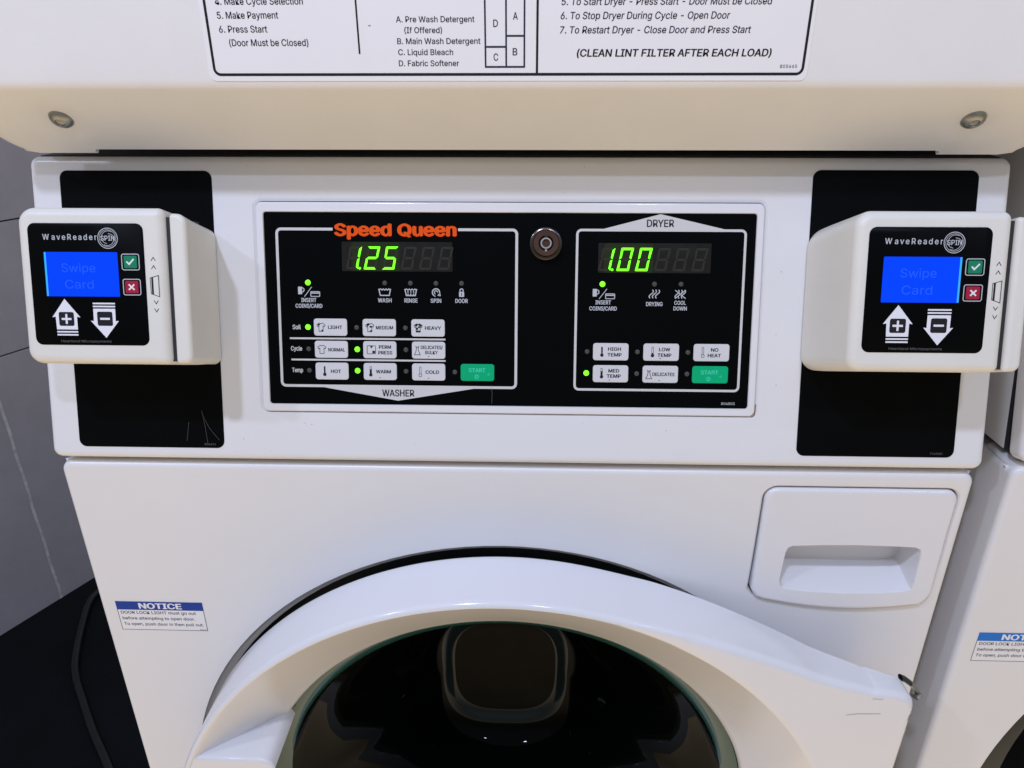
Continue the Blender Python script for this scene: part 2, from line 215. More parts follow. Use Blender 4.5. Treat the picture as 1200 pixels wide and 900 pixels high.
# text: letter outlines below, fitted to a left/right extent, a baseline and a capital height
GLYPHS = r"""a 389 160,-9,126,-5,94,5,68,22,48,45,35,73,30,108,34,138,43,161,58,179,78,193,100,203,125,211,152,216,178,220,234,227,252,230,265,235,273,243,276,255,276,257,273,279,267,297,256,311,240,322,220,329,196,331,171,329,149,322,132,313,118,301,107,288,100,274,41,291,57,322,79,346,104,364,133,375,163,382,194,384,215,383,239,379,263,372,286,360,306,343,322,320,333,290,337,251,337,0,277,0,277,52,272,52,264,38,252,25,236,12,215,1,190,-6;170,45,202,49,228,59,248,74,263,93,272,115,276,138,276,190,270,186,259,182,246,179,231,176,200,171,175,168,154,164,134,159,117,150,103,139,95,124,92,105,94,87,102,72,114,61,130,52,149,47
b 424 229,-8,198,-5,172,4,153,17,138,31,127,46,118,59,112,59,112,0,53,0,53,509,114,509,114,319,118,319,127,331,137,346,152,360,171,373,197,381,229,384,274,378,313,361,345,332,370,293,385,245,390,189,385,133,370,84,346,45,313,16,274,-2;220,47,253,51,279,66,301,88,316,117,325,151,328,189,325,227,316,261,301,290,280,311,253,325,220,330,188,325,161,312,140,291,125,263,116,229,113,189,116,150,125,115,140,86,162,65,188,51
c 396 207,-8,159,-2,117,16,82,46,56,85,40,133,34,187,40,243,56,291,82,330,117,360,159,378,207,384,234,383,260,377,284,368,305,356,324,341,340,322,353,301,362,277,303,262,298,276,290,289,281,301,270,311,257,319,242,325,226,329,207,330,173,325,145,310,124,287,108,258,99,224,96,187,99,151,108,117,124,89,145,66,173,51,207,46,226,48,243,52,258,58,271,66,282,76,292,89,299,102,304,117,363,102,354,78,341,56,325,37,306,21,285,9,261,-1,235,-6
d 424 195,-8,151,-2,111,16,79,45,55,84,39,133,34,189,39,245,55,293,79,332,112,361,151,378,196,384,228,381,253,373,272,360,287,346,298,331,306,319,311,319,311,509,372,509,372,0,313,0,313,59,307,59,298,46,287,31,272,17,252,4,227,-5;205,47,236,51,263,65,284,86,299,115,309,150,312,189,309,229,300,263,284,291,263,312,237,325,205,330,172,325,145,311,124,290,108,261,99,227,96,189,99,151,109,117,124,88,145,66,172,51
e 404 212,-8,161,-2,117,16,82,46,56,85,40,132,34,187,39,242,55,290,81,329,115,359,157,378,205,384,236,382,266,374,294,361,319,341,341,315,357,282,368,242,371,194,371,169,75,169,75,221,338,221,310,202,307,237,298,269,283,294,263,314,237,326,205,330,173,326,146,313,125,294,109,270,99,241,96,211,96,178,100,139,110,106,128,80,151,61,179,50,212,46,234,48,254,53,271,61,285,73,297,88,306,105,365,91,353,63,335,39,311,19,283,4,249,-5
f 254 228,379,228,327,6,327,6,379;81,0,81,432,84,461,96,486,113,505,135,519,161,527,187,530,207,529,222,527,234,524,243,521,227,468,215,472,206,473,195,474,171,470,154,460,145,443,142,419,142,0
g 425 207,-151,168,-148,134,-140,105,-127,82,-110,64,-91,51,-69,101,-41,110,-53,122,-66,136,-78,154,-88,178,-95,207,-97,249,-92,282,-75,304,-47,311,-6,311,68,306,68,298,56,287,41,272,28,252,16,227,8,195,5,152,10,113,27,80,53,55,90,39,136,34,191,39,246,55,293,80,332,112,361,152,378,196,384,228,382,253,373,273,360,288,346,299,331,308,319,313,319,313,379,372,379,372,-9,367,-54,350,-90,324,-117,291,-136,251,-147;205,59,237,63,264,75,285,95,300,121,309,154,312,193,309,231,300,264,285,291,264,312,237,325,205,330,172,325,145,312,124,290,109,262,99,229,96,193,99,155,109,123,124,96,145,76,172,63
h 410 114,227,114,0,53,0,53,509,114,509,114,287,102,287,124,332,152,362,187,379,227,384,264,380,295,369,321,349,341,321,353,285,357,240,357,0,296,0,296,235,290,275,273,304,246,323,210,329,184,326,161,317,141,303,126,283,117,257
i 167 53,0,53,379,114,379,114,0;84,443,67,446,54,455,44,468,41,483,44,499,54,512,67,521,84,524,100,521,114,512,123,499,126,483,123,468,114,455,100,446
j 167 53,379,114,379,114,-30,111,-63,102,-90,86,-113,65,-129,37,-139,4,-143,-10,-143,-10,-87,2,-87,25,-83,40,-72,50,-54,53,-29;83,443,67,446,53,455,44,468,41,483,44,499,53,512,67,521,83,524,100,521,114,512,123,499,126,483,123,468,114,455,100,446
k 381 110,137,110,212,121,212,284,379,360,379,184,199,177,199;53,0,53,509,114,509,114,0;294,0,148,186,191,229,372,0
l 189 139,-2,101,3,74,20,58,47,53,84,53,509,114,509,114,99,115,77,120,62,130,54,146,52,160,53,170,54,181,3,162,-1,151,-2
m 610 53,0,53,379,112,379,112,295,108,295,118,323,132,346,151,363,172,376,195,384,219,386,257,380,287,361,309,331,321,295,312,295,322,321,337,343,357,361,381,375,407,383,437,386,468,383,497,372,522,354,541,328,553,296,557,255,557,0,496,0,496,254,490,289,473,313,447,326,419,330,395,328,374,320,358,307,345,290,338,270,335,247,335,0,274,0,274,260,269,288,253,311,229,326,199,330,178,328,158,320,140,307,126,289,117,266,114,238,114,0
n 410 114,227,114,0,53,0,53,379,112,379,112,287,102,287,124,332,152,362,187,379,227,384,264,380,295,369,321,349,341,321,353,285,357,240,357,0,296,0,296,235,290,275,273,304,246,323,210,329,184,326,161,317,141,303,126,283,117,257
o 415 207,-8,159,-2,117,16,82,46,56,85,40,133,34,187,40,243,56,291,82,330,117,360,159,378,207,384,256,378,299,360,333,330,359,291,376,243,381,187,376,133,359,85,333,46,299,16,256,-2;207,46,242,51,270,66,292,89,307,117,316,151,319,187,316,224,307,258,292,287,270,310,242,325,207,330,173,325,145,310,124,287,108,258,99,224,96,187,99,151,108,117,124,89,145,66,173,51
p 424 53,-143,53,379,112,379,112,319,118,319,126,331,137,346,152,360,171,373,197,381,229,384,274,378,313,361,345,332,370,293,385,245,390,189,385,133,370,84,346,45,313,16,274,-2,229,-8,198,-5,173,4,153,17,138,31,127,46,118,59,114,59,114,-143;220,47,253,51,279,66,301,88,316,117,325,151,328,189,325,227,316,261,301,290,280,311,253,325,220,330,188,325,161,312,140,291,125,263,116,229,113,189,116,150,125,115,140,86,162,65,188,51
q 424 372,-143,311,-143,311,59,306,59,298,46,287,31,272,17,252,4,227,-5,195,-8,151,-2,111,16,79,45,55,84,39,133,34,189,39,245,55,293,79,332,112,361,151,378,196,384,228,381,253,373,272,360,287,346,298,331,307,319,313,319,313,379,372,379;205,47,236,51,263,65,284,86,299,115,309,150,312,189,309,229,300,263,284,291,263,312,237,325,205,330,172,325,145,311,124,290,108,261,99,227,96,189,99,151,109,117,124,88,145,66,172,51
r 259 53,0,53,379,112,379,112,321,115,321,130,347,152,367,181,380,213,385,229,384,243,384,243,322,230,324,219,325,207,326,182,323,159,315,140,301,126,284,117,262,114,237,114,0
s 365 182,-8,145,-5,112,3,84,18,62,38,45,63,36,94,94,107,105,79,124,60,150,49,181,45,217,50,244,62,262,81,268,103,265,121,254,136,237,147,212,155,149,170,104,186,72,208,53,237,47,274,51,305,65,332,87,354,115,370,149,381,187,384,223,381,254,372,279,358,299,339,314,316,324,290,268,277,258,298,243,316,219,328,187,333,156,329,131,317,114,299,109,277,112,258,124,243,144,232,172,223,229,209,275,194,306,171,325,142,331,107,326,75,312,47,290,24,260,6,223,-5
t 227 204,379,204,327,6,327,6,379;65,471,126,471,126,98,128,76,136,61,150,53,170,50,185,51,202,54,213,2,203,-1,192,-3,180,-4,168,-4,125,2,92,21,72,52,65,93
u 410 182,-5,146,-1,115,11,89,31,69,59,57,95,53,139,53,379,114,379,114,144,119,105,137,75,164,56,200,50,226,53,249,62,268,77,283,97,293,122,296,153,296,379,357,379,357,0,298,0,298,92,307,92,286,47,257,17,222,0
v 389 163,0,17,379,84,379,165,155,177,121,187,87,196,53,206,21,184,21,194,53,203,87,213,121,224,155,305,379,371,379,226,0
w 567 138,0,23,379,87,379,133,214,143,177,154,137,165,91,175,41,165,41,175,90,186,135,196,176,206,214,252,379,316,379,362,214,371,176,382,136,392,91,402,41,391,41,402,90,413,135,423,176,434,214,480,379,545,379,429,0,368,0,319,172,305,225,297,252,291,280,277,338,291,338,277,280,263,225,255,198,248,172,199,0
x 379 21,0,171,218,171,171,29,379,100,379,147,306,164,279,179,253,193,229,207,206,175,206,190,229,202,253,216,279,233,306,282,379,352,379,209,169,209,214,358,0,287,0,231,85,214,112,200,136,187,159,173,182,205,182,191,159,178,136,165,112,148,85,91,0
y 389 47,-139,61,-86,71,-87,88,-90,104,-89,118,-84,130,-74,141,-58,151,-36,163,-1,17,379,84,379,165,155,177,121,187,87,196,53,206,21,184,21,193,53,202,87,212,121,224,155,305,379,371,379,204,-58,191,-85,177,-107,159,-124,139,-136,117,-143,91,-145,77,-145,65,-143,54,-141
z 380 42,0,42,46,254,320,254,323,48,323,48,379,333,379,333,331,126,60,126,56,339,56,339,0
A 480 16,0,201,509,276,509,463,0,395,0,287,302,276,334,264,372,250,420,232,478,245,478,228,419,213,371,201,333,191,302,85,0;110,142,110,199,370,199,370,142
B 456 60,0,60,509,241,509,289,504,329,491,359,469,381,442,394,410,398,374,395,344,387,320,373,301,356,286,336,275,315,267,315,262,339,257,363,245,385,227,402,203,414,173,418,136,413,100,400,67,377,39,344,18,301,4,247,0;125,57,245,57,296,63,330,80,349,105,355,137,352,161,342,184,327,203,306,218,279,228,248,231,125,231;125,285,238,285,265,288,288,296,308,309,323,326,333,348,336,372,330,403,313,429,283,446,240,452,125,452
C 510 267,-7,225,-3,186,7,150,25,119,49,92,79,70,115,53,157,44,203,40,254,44,305,53,352,70,393,92,429,119,459,150,484,186,501,225,512,267,516,305,513,340,504,373,490,402,471,427,447,448,418,463,385,473,348,408,348,401,373,389,395,375,413,357,428,337,440,315,449,292,454,267,456,223,450,184,432,150,403,125,364,109,314,103,254,109,194,125,145,151,105,184,76,223,59,267,53,292,55,315,60,337,69,357,81,375,96,389,114,401,136,408,160,473,160,463,124,448,91,428,62,402,38,373,19,341,5,305,-4
D 502 60,509,225,509,273,505,315,495,353,478,399,441,433,391,449,351,458,306,462,255,458,205,449,159,433,119,411,83,384,54,351,31,312,14,268,3,219,0,60,0;125,57,215,57,272,63,318,81,354,110,379,149,394,198,399,255,394,312,379,361,354,399,320,428,275,446,221,452,125,452
E 419 60,0,60,509,372,509,372,452,125,452,125,286,355,286,355,229,125,229,125,57,375,57,375,0
F 410 60,0,60,509,369,509,369,452,125,452,125,278,346,278,346,221,125,221,125,0
G 520 269,-7,225,-3,185,7,149,25,118,49,91,79,69,116,53,157,43,203,40,254,43,305,53,352,69,393,91,429,117,459,149,484,184,501,223,512,265,516,304,513,340,504,374,489,403,469,429,445,449,416,465,384,474,349,408,349,399,372,387,393,373,411,356,427,337,439,315,448,291,454,265,456,222,450,183,432,150,404,125,364,109,314,103,254,109,194,125,145,151,105,184,76,224,59,269,53,309,57,345,71,374,93,396,123,410,160,415,202,434,199,283,199,283,256,478,256,478,200,471,141,451,91,419,50,377,19,326,0
H 517 60,0,60,509,125,509,125,289,392,289,392,509,457,509,457,0,392,0,392,232,125,232,125,0
I 300 31,0,31,57,118,57,118,452,31,452,31,509,269,509,269,452,183,452,183,57,269,57,269,0
J 396 185,-7,124,3,75,33,52,63,38,100,33,145,33,173,98,173,98,145,104,104,122,74,149,56,185,50,220,56,248,74,266,104,272,145,272,509,336,509,336,145,332,100,318,63,294,33,246,3
K 467 104,145,104,216,122,239,139,261,157,282,174,303,193,324,212,344,364,509,448,509,231,276,228,276;60,0,60,509,125,509,125,334,124,225,125,193,125,0;372,0,188,259,228,309,449,0
L 393 60,0,60,509,125,509,125,57,361,57,361,0
M 628 60,0,60,509,152,509,277,187,287,159,299,123,311,84,322,49,307,49,318,83,330,121,342,158,352,187,476,509,568,509,568,0,504,0,504,291,504,327,505,369,506,413,507,457,513,457,505,433,498,409,482,363,467,322,456,291,342,0,286,0,170,291,159,321,145,361,129,408,112,457,119,457,120,416,121,372,122,328,122,291,122,0
N 523 60,0,60,509,136,509,343,183,352,169,363,151,375,130,388,107,401,82,414,55,405,54,402,81,401,108,400,134,399,157,399,195,399,509,463,509,463,0,387,0,202,290,177,331,164,354,148,381,108,452,119,454,122,384,124,328,125,291,125,0
O 533 267,-7,225,-3,186,7,150,25,119,49,92,79,70,115,53,157,44,203,40,254,44,305,53,352,70,393,92,429,119,459,150,484,186,501,225,512,267,516,309,512,348,501,384,484,415,459,442,429,464,393,480,352,490,305,493,254,490,203,480,157,464,115,442,79,415,49,384,25,348,7,309,-3;267,53,310,59,349,76,383,105,408,144,425,194,430,254,425,314,408,365,383,404,349,433,310,450,267,456,223,450,184,433,151,404,125,364,109,314,103,254,109,194,125,144,151,105,184,76,223,59
P 445 60,0,60,509,235,509,289,503,332,487,366,462,390,430,404,391,409,348,404,304,390,265,366,233,332,207,289,191,235,186,109,186,109,242,233,242,269,246,297,256,318,272,333,294,342,319,344,348,342,376,333,402,318,423,297,439,268,449,232,452,125,452,125,0
Q 533 245,159,313,159,369,85,384,65,468,-48,401,-48,346,27,331,46;267,-7,225,-3,186,7,150,25,119,49,92,79,70,115,53,157,44,203,40,254,44,305,53,352,70,393,92,429,119,459,150,484,186,501,225,512,267,516,309,512,348,501,384,484,415,459,442,429,464,393,480,352,490,305,493,254,490,203,480,157,464,115,442,79,415,49,384,25,348,7,309,-3;267,53,310,59,349,76,383,105,408,144,425,194,430,254,425,314,408,365,383,404,349,433,310,450,267,456,223,450,184,433,151,404,125,364,109,314,103,254,109,194,125,144,151,105,184,76,223,59
R 449 60,0,60,509,236,509,290,504,333,489,367,465,390,433,405,395,409,352,405,309,390,271,367,240,333,217,289,203,236,198,96,198,96,255,234,255,269,258,298,267,319,281,334,300,342,324,345,352,342,380,334,405,319,425,298,440,269,449,233,452,125,452,125,0;353,0,230,229,303,229,428,0
S 447 224,-9,172,-4,128,9,91,31,64,60,46,96,38,137,104,137,110,110,123,88,142,71,166,59,194,52,224,49,257,52,286,60,311,74,329,92,341,114,346,139,342,161,332,179,316,193,296,205,272,214,245,222,184,239,128,260,86,289,60,326,52,372,58,413,75,448,102,476,138,498,180,511,227,516,275,511,316,498,351,476,377,449,394,415,401,378,337,378,326,412,302,437,267,453,225,459,194,456,167,448,145,435,129,418,118,398,115,376,119,352,131,334,148,319,169,308,191,300,212,293,264,279,287,272,312,264,336,252,359,238,379,220,395,198,405,171,408,139,403,99,386,64,360,34,323,11,278,-4
T 449 32,452,32,509,417,509,417,452,257,452,257,0,193,0,193,452
U 517 259,-8,203,-2,154,15,114,43,85,80,66,124,60,173,60,509,124,509,124,178,128,144,141,113,160,87,187,68,220,56,259,52,298,56,331,68,357,87,377,113,389,144,393,178,393,509,457,509,457,173,451,124,433,80,403,43,363,15,315,-2
V 480 204,0,16,509,84,509,192,206,203,176,215,137,230,89,248,31,235,31,252,90,267,138,279,176,290,206,395,509,463,509,278,0
W 686 155,0,16,509,82,509,163,196,170,171,175,145,187,94,192,67,197,40,189,40,194,67,200,94,205,120,211,145,224,196,306,509,380,509,462,196,468,171,474,145,486,94,492,67,497,40,488,40,493,67,499,94,504,120,510,145,523,196,603,509,670,509,530,0,455,0,368,323,359,356,351,391,344,431,336,475,350,475,342,433,335,395,327,359,318,323,230,0
X 474 18,0,217,284,217,236,29,509,104,509,178,400,192,379,204,361,214,345,223,329,233,312,243,292,232,292,252,329,261,345,272,361,298,400,374,509,446,509,259,239,259,287,456,0,382,0,292,129,268,165,259,180,250,195,241,212,230,231,244,231,235,213,225,196,216,181,206,166,182,129,91,0
Y 472 203,0,203,208,16,509,91,509,192,344,208,318,222,292,236,264,250,230,224,230,237,265,251,293,265,318,280,344,381,509,455,509,268,208,268,0
Z 438 42,0,42,46,273,385,289,408,306,431,323,453,341,476,348,454,317,453,285,452,254,452,223,452,40,452,40,509,397,509,397,462,169,129,152,105,134,81,97,33,90,54,121,56,152,57,183,57,214,57,399,57,399,0
0 453 227,-7,174,1,130,24,95,62,69,113,57,155,50,202,48,254,50,306,57,353,69,395,95,447,130,484,174,508,227,516,279,508,323,484,358,447,384,395,396,353,403,306,405,254,403,202,396,155,384,113,359,62,323,24,279,1;227,50,261,56,290,74,313,103,330,144,340,194,344,254,340,314,330,365,313,405,290,435,261,453,227,460,192,453,163,435,140,405,123,365,113,314,109,254,113,194,123,144,140,103,163,74,192,56
1 453 76,0,76,55,391,55,391,0;276,509,276,0,212,0,212,448,209,448,86,358,86,427,198,509
2 453 64,0,64,47,234,229,261,257,282,282,299,305,311,327,318,348,320,371,317,397,308,419,293,436,273,449,250,457,224,460,196,457,172,447,153,433,139,413,130,390,127,362,66,362,71,405,86,442,111,473,143,496,182,511,225,516,268,511,306,497,337,474,361,445,376,411,381,372,378,345,371,318,357,290,336,259,306,223,267,180,153,60,153,57,389,57,389,0
3 453 218,-7,173,-3,133,10,98,30,70,57,52,91,44,132,109,132,115,107,126,87,144,71,165,59,191,52,219,50,248,53,275,61,297,74,315,93,325,116,329,145,326,172,316,196,299,217,275,234,242,244,201,248,157,248,157,299,288,448,288,452,70,452,70,509,372,509,372,461,211,278,211,289,264,288,308,276,344,253,371,222,387,186,393,145,387,103,370,66,344,36,309,12,266,-2
4 453 40,105,40,158,247,509,311,509,109,166,109,163,413,163,413,105;282,0,282,121,282,146,282,318,343,318,343,0
5 453 221,-7,178,-2,140,11,108,32,83,60,66,93,60,130,122,130,127,108,138,89,154,73,173,60,196,52,221,50,250,53,276,64,298,82,314,104,324,131,328,162,324,193,314,221,297,244,275,262,248,273,218,277,192,275,167,268,145,258,128,246,67,253,96,509,366,509,366,452,151,452,134,301,136,301,155,315,178,325,203,331,229,334,263,330,294,321,321,306,345,285,364,260,379,231,388,199,391,163,385,117,369,76,343,41,309,15,268,-1
6 453 226,-7,182,-1,142,15,109,40,84,74,69,115,64,162,68,199,80,239,102,285,137,340,252,509,322,509,151,261,145,261,154,275,165,288,179,299,196,307,214,312,235,314,278,309,316,295,346,271,370,240,384,201,389,157,384,112,368,73,343,39,310,14,271,-2;226,48,254,52,279,63,299,79,314,101,324,128,327,157,324,187,314,213,299,235,279,251,254,262,226,265,198,262,174,252,153,235,138,214,128,188,125,158,128,128,138,102,153,79,174,63,198,52
7 453 97,0,323,448,323,452,62,452,62,509,391,509,391,449,165,0
8 453 226,-7,178,-2,136,11,101,33,74,62,57,96,52,135,55,166,65,195,81,220,101,241,125,256,153,265,153,267,119,282,93,308,76,342,70,380,75,417,90,450,114,477,146,498,184,511,226,516,269,511,306,498,337,477,361,450,377,417,382,380,376,342,359,308,333,282,300,267,300,265,327,256,351,241,372,220,387,195,397,166,401,135,395,96,378,62,352,33,317,11,275,-2;226,49,258,52,285,60,307,74,323,91,333,113,337,139,333,165,322,189,305,208,283,223,256,232,226,235,196,232,169,223,147,208,130,189,119,165,115,139,119,113,129,91,145,74,167,60,195,52;226,290,252,292,274,300,293,313,307,330,316,351,319,376,316,399,308,420,294,437,275,449,252,457,226,460,200,457,177,449,159,437,145,420,136,399,133,376,136,351,145,330,159,313,178,300,201,292
9 453 226,516,271,510,310,494,343,468,368,434,384,393,389,347,385,309,373,270,350,224,315,168,200,0,130,0,301,248,307,248,299,234,287,221,273,210,257,202,238,196,218,195,175,199,137,214,106,237,83,269,68,307,64,352,69,397,85,436,110,469,143,494,182,510;226,460,199,457,174,446,154,429,138,407,129,381,125,352,129,322,138,295,154,274,174,257,199,247,226,243,254,247,279,257,299,273,314,295,324,321,327,350,324,381,314,407,299,429,279,446,254,457
. 188 95,-4,78,-1,63,9,53,24,50,41,53,59,63,73,78,83,95,87,113,83,128,73,138,59,141,41,138,24,128,9,113,-1
- 453 337,244,337,188,114,188,114,244
/ 249 235,533,71,-76,14,-76,178,533
( 273 89,207,92,264,101,324,109,364,119,403,132,441,153,494,177,539,236,539,212,485,191,428,174,370,161,313,154,258,151,207,154,161,160,115,172,67,188,16,202,-19,218,-57,236,-96,177,-96,150,-46,128,4,111,55,99,106,92,156
) 273 37,-96,56,-56,72,-18,86,18,102,69,113,116,120,162,122,207,119,258,112,313,99,370,82,428,62,485,37,539,97,539,121,494,142,441,154,403,164,364,173,323,181,264,184,207,182,156,174,104,161,53,144,3,123,-47,97,-96
, 188 38,-119,68,71,137,71,84,-119
  188"""
_gl = {}
for _ln in GLYPHS.split("\n"):
    ch, rest = _ln[0], _ln[2:].split(" "); _gl[ch] = (int(rest[0].strip() or _ln.split()[-1]) if ch != " " else int(_ln.split()[-1]), rest[1] if len(rest) > 1 else "")
_gm = {}
def glyph(ch):
    if ch not in _gm:
        c = bpy.data.curves.new("t", 'CURVE'); c.dimensions = '2D'; c.fill_mode = 'FRONT'
        for sp in _gl[ch][1].split(";"):
            if not sp: continue
            n = [int(x)*0.001 for x in sp.split(",")]; p = list(zip(n[::2], n[1::2]))
            k = c.splines.new('POLY'); k.points.add(len(p)-1); k.use_cyclic_u = True
            for q, (x, y) in zip(k.points, p): q.co = (x, y, 0, 1)
        o = bpy.data.objects.new("t", c); me = bpy.data.meshes.new_from_object(o)
        _gm[ch] = ([tuple(v.co[:2]) for v in me.vertices], [tuple(p.vertices) for p in me.polygons])
        bpy.data.objects.remove(o); bpy.data.curves.remove(c); bpy.data.meshes.remove(me)
    return _gm[ch]
CAP = 0.509
def text(mb, F, s, u0, u1, vb, cap, h, m, bold=0.0, shear=0.0, space=1.0, xh=1.0):
    parts = []; x = 0.0; lo, hi = 9e9, -9e9
    for ch in s:
        vs, fs = glyph(ch)
        if xh != 1.0 and ch.islower():
            vs = [(a, b*xh if b <= 0.345 else 0.345*xh+(b-0.345)*(0.53-0.345*xh)/(0.53-0.345)) for a, b in vs]
        V = [(x+a+b*shear, b) for a, b in vs]; parts.append((V, fs)); x += _gl[ch][0]*0.001*space
        for a, b in V: lo = min(lo, a); hi = max(hi, a)
    off = [(0, 0)] if bold < 0.008 else [(-bold, 0), (bold, 0), (0, bold*0.55), (0, -bold*0.55)]
    bx = bold if bold >= 0.008 else 0.0
    kx = (u1-u0)/(hi-lo+2*bx); ky = cap/(CAP+bx*1.1)
    for i, (dx, dy) in enumerate(off):
        for V, fs in parts:
            Q = [mb.v(F(u0+(a-lo+bx+dx)*kx, vb+(b+bx*0.55+dy)*ky, h+0.004*i)) for a, b in V]
            for f in fs: mb.face([Q[q] for q in f], m)
def ctext(mb, F, s, uc, w, vc, cap, h, m, **k): text(mb, F, s, uc-w/2, uc+w/2, vc-cap/2, cap, h, m, **k)

def thing(name, label, cat, loc, rot=(0, 0, 0), group=None):
    o = bpy.data.objects.new(name, None); C.objects.link(o); o.location = loc; o.rotation_euler = rot
    o.empty_display_size = 0.1; o["label"] = label; o["category"] = cat
    if group: o["group"] = group
    return o
def copy_tree(o, parent=None, skip=()):
    c = o.copy(); C.objects.link(c)
    if parent: c.parent = parent
    for ch in list(o.children):
        if ch.name.split('.')[0] in skip: continue
        copy_tree(ch, c, skip)
    return c

# ------------------------------------------------------------------ setting: floor and wall
mb = MB(); mb.prism(lambda u, v, h=0: Vector((u, v, h)), [(-1.9, 0.05), (1.5, 0.05), (1.5, 1.7), (-1.9, 1.7)], -1.0, -0.95, FLOORM)
fl = mb.build("floor", smooth=False); fl["kind"] = "structure"
WA = Vector((-1.224, 0.812, -0.95)); WD = Vector((0.43649, 0.89971, 0)); WN = Vector((0.89971, -0.43649, 0))
WF = frame(WA, WD, (0, 0, 1), WN)
mb = MB()
us = [-1250, 149, 1250]; vs_ = [-20, 640, 920, 1200, 1480, 1760]
for i in range(2):
    for j in range(5):
        plate(mb, WF, (us[i]+0.8, vs_[j]+(1.5 if j else 0), us[i+1]-0.8, vs_[j+1]-1.5), 1.0, [(0, -18)]+fillet(1.5, 0, 2), WALLM, seg=2)
mb.prism(WF, [(-1250, -20), (1250, -20), (1250, 1760), (-1250, 1760)], -30, -6, JOINT)
mb.stroke(WF, [(149+1.2*math.sin(k*1.7), -5+k*40) for k in range(17)], 7, 0.6, PALEJOINT)
wl = mb.build("tiled_wall"); wl["label"] = "grey tiled wall behind the machine at the left"; wl["category"] = "wall"

# hose on the floor
cb = MB(); path = [(-1.04, 1.06), (-1.06, 1.0), (-1.078, 0.94), (-1.05, 0.85), (-1.002, 0.739), (-0.965, 0.68), (-0.927, 0.634), (-0.855, 0.55), (-0.785, 0.476), (-0.70, 0.38), (-0.62, 0.29)]
def smooth_path(P, n=6):
    out = []
    for i in range(len(P)-1):
        p0, p1, p2, p3 = [Vector(P[max(0, min(len(P)-1, i+k))]) for k in (-1, 0, 1, 2)]
        for k in range(n):
            t = k/n; out.append(0.5*((2*p1)+(p2-p0)*t+(2*p0-5*p1+4*p2-p3)*t*t+(3*p1-p0-3*p2+p3)*t**3))
    return out+[Vector(P[-1])]
sp = smooth_path(path); prev = None
for i, p in enumerate(sp):
    d = (sp[min(i+1, len(sp)-1)]-sp[max(i-1, 0)]).normalized(); nn = Vector((-d.y, d.x, 0))
    rg = cb.ring([Vector((p.x, p.y, -0.942))+nn*0.0075*math.cos(a)+Vector((0.003, 0, 0.0075*math.sin(a))) for a in [2*math.pi*k/10 for k in range(10)]])
    if prev: cb.bridge(prev, rg, HOSEM)
    prev = rg
o = cb.build("hose"); o["label"] = "dark hose curving over the black floor beside the washer"; o["category"] = "hose"

# ------------------------------------------------------------------ stacked washer dryer
ROOT = Vector((0, 0.35, -0.95)); LOC = -ROOT
grp = "stacked washer dryers in a row"
root = thing("stacked_washer_dryer", "white stacked washer dryer in the middle with two card readers on its control panel", "washing machine", ROOT, group=grp)
def part(mb, name, **k): return mb.build(name, root, loc=LOC, **k)

# dryer front: flat sheet, folded back at the bottom into a slanted strip with two screws
FY, FZ, BY, BZ, HW = -0.006, 0.2622, 0.034, 0.2193, 0.3415
SL = math.hypot(BY-FY, FZ-BZ); SD = Vector((0, (BY-FY)/SL, (BZ-FZ)/SL)); SN = Vector((0, SD.z, -SD.y))
SCR = ((-0.2862, 0.50), (0.2862, 0.50))
def strip_pt(X, d):               # d = distance down the strip from the fold
    p = Vector((X, FY, FZ))+SD*d
    for sxx, t in SCR:
        q = ((X-sxx)**2+((d-t*SL-0.001))**2)
        p -= SN*0.0030*math.exp(-q/(0.011**2))
    return p
mb = MB(); rows = []
cols = sorted(set([round(c, 5) for c in [-1+2*k/160 for k in range(161)]+[s*(x/HW) for s in (-1, 1) for x in (0.2875, 0.2885, 0.2915, 0.2945, 0.2965, 0.334, 0.337, 0.339, 0.3405)]]))
def dcols(fn): return [mb.v(fn(c)) for c in cols]
def lip(X, y):                    # vertical edges curve back
    e = abs(X)-(HW-0.006)
    return y + (0.006-math.sqrt(max(0, 0.006**2-e*e)) if e > 0 else 0)
for z in (0.78, 0.6, 0.45, 0.35, 0.30, 0.275, 0.266): rows.append(dcols(lambda c: Vector((c*HW, lip(c*HW, FY), z))))
for k in range(1, 5):             # fold fillet, radius about 4 mm
    t = k/5; a = Vector((0, FY, 0.266)); b = Vector((0, FY, FZ)); c2 = b+SD*0.0038
    q = a*(1-t)**2+b*2*t*(1-t)+c2*t*t
    rows.append(dcols(lambda c: Vector((c*HW, lip(c*HW, q.y), q.z))))
def dlen(X):
    X = abs(X)
    return SL-0.0036 if X < 0.288 else SL-0.0036*(1-(X-0.288)/0.009) if X < 0.297 else SL
N = 26
for k in range(N+1):
    def f(c):
        d = 0.0038+(dlen(c*HW)-0.0038)*k/N; e = SL-d; r = 0.030
        w = HW-(r-math.sqrt(max(0, r*r-(r-e)**2)))*0.8 if e < r else HW
        p = strip_pt(c*w, d); p.y = lip(c*HW, p.y) if e > 0.004 else p.y
        return p
    rows.append(dcols(f))
last = rows[-1]; rows.append([mb.v(v.co+Vector((0, 0.0010, 0.0012))) for v in last]); rows.append([mb.v(v.co+Vector((0, 0.004, 0.010))) for v in last])
for a, b in zip(rows, rows[1:]): mb.bridge(a, b, DRYWHITE, closed=False)
dryer = part(mb, "dryer_front", wn=False, angle=60)
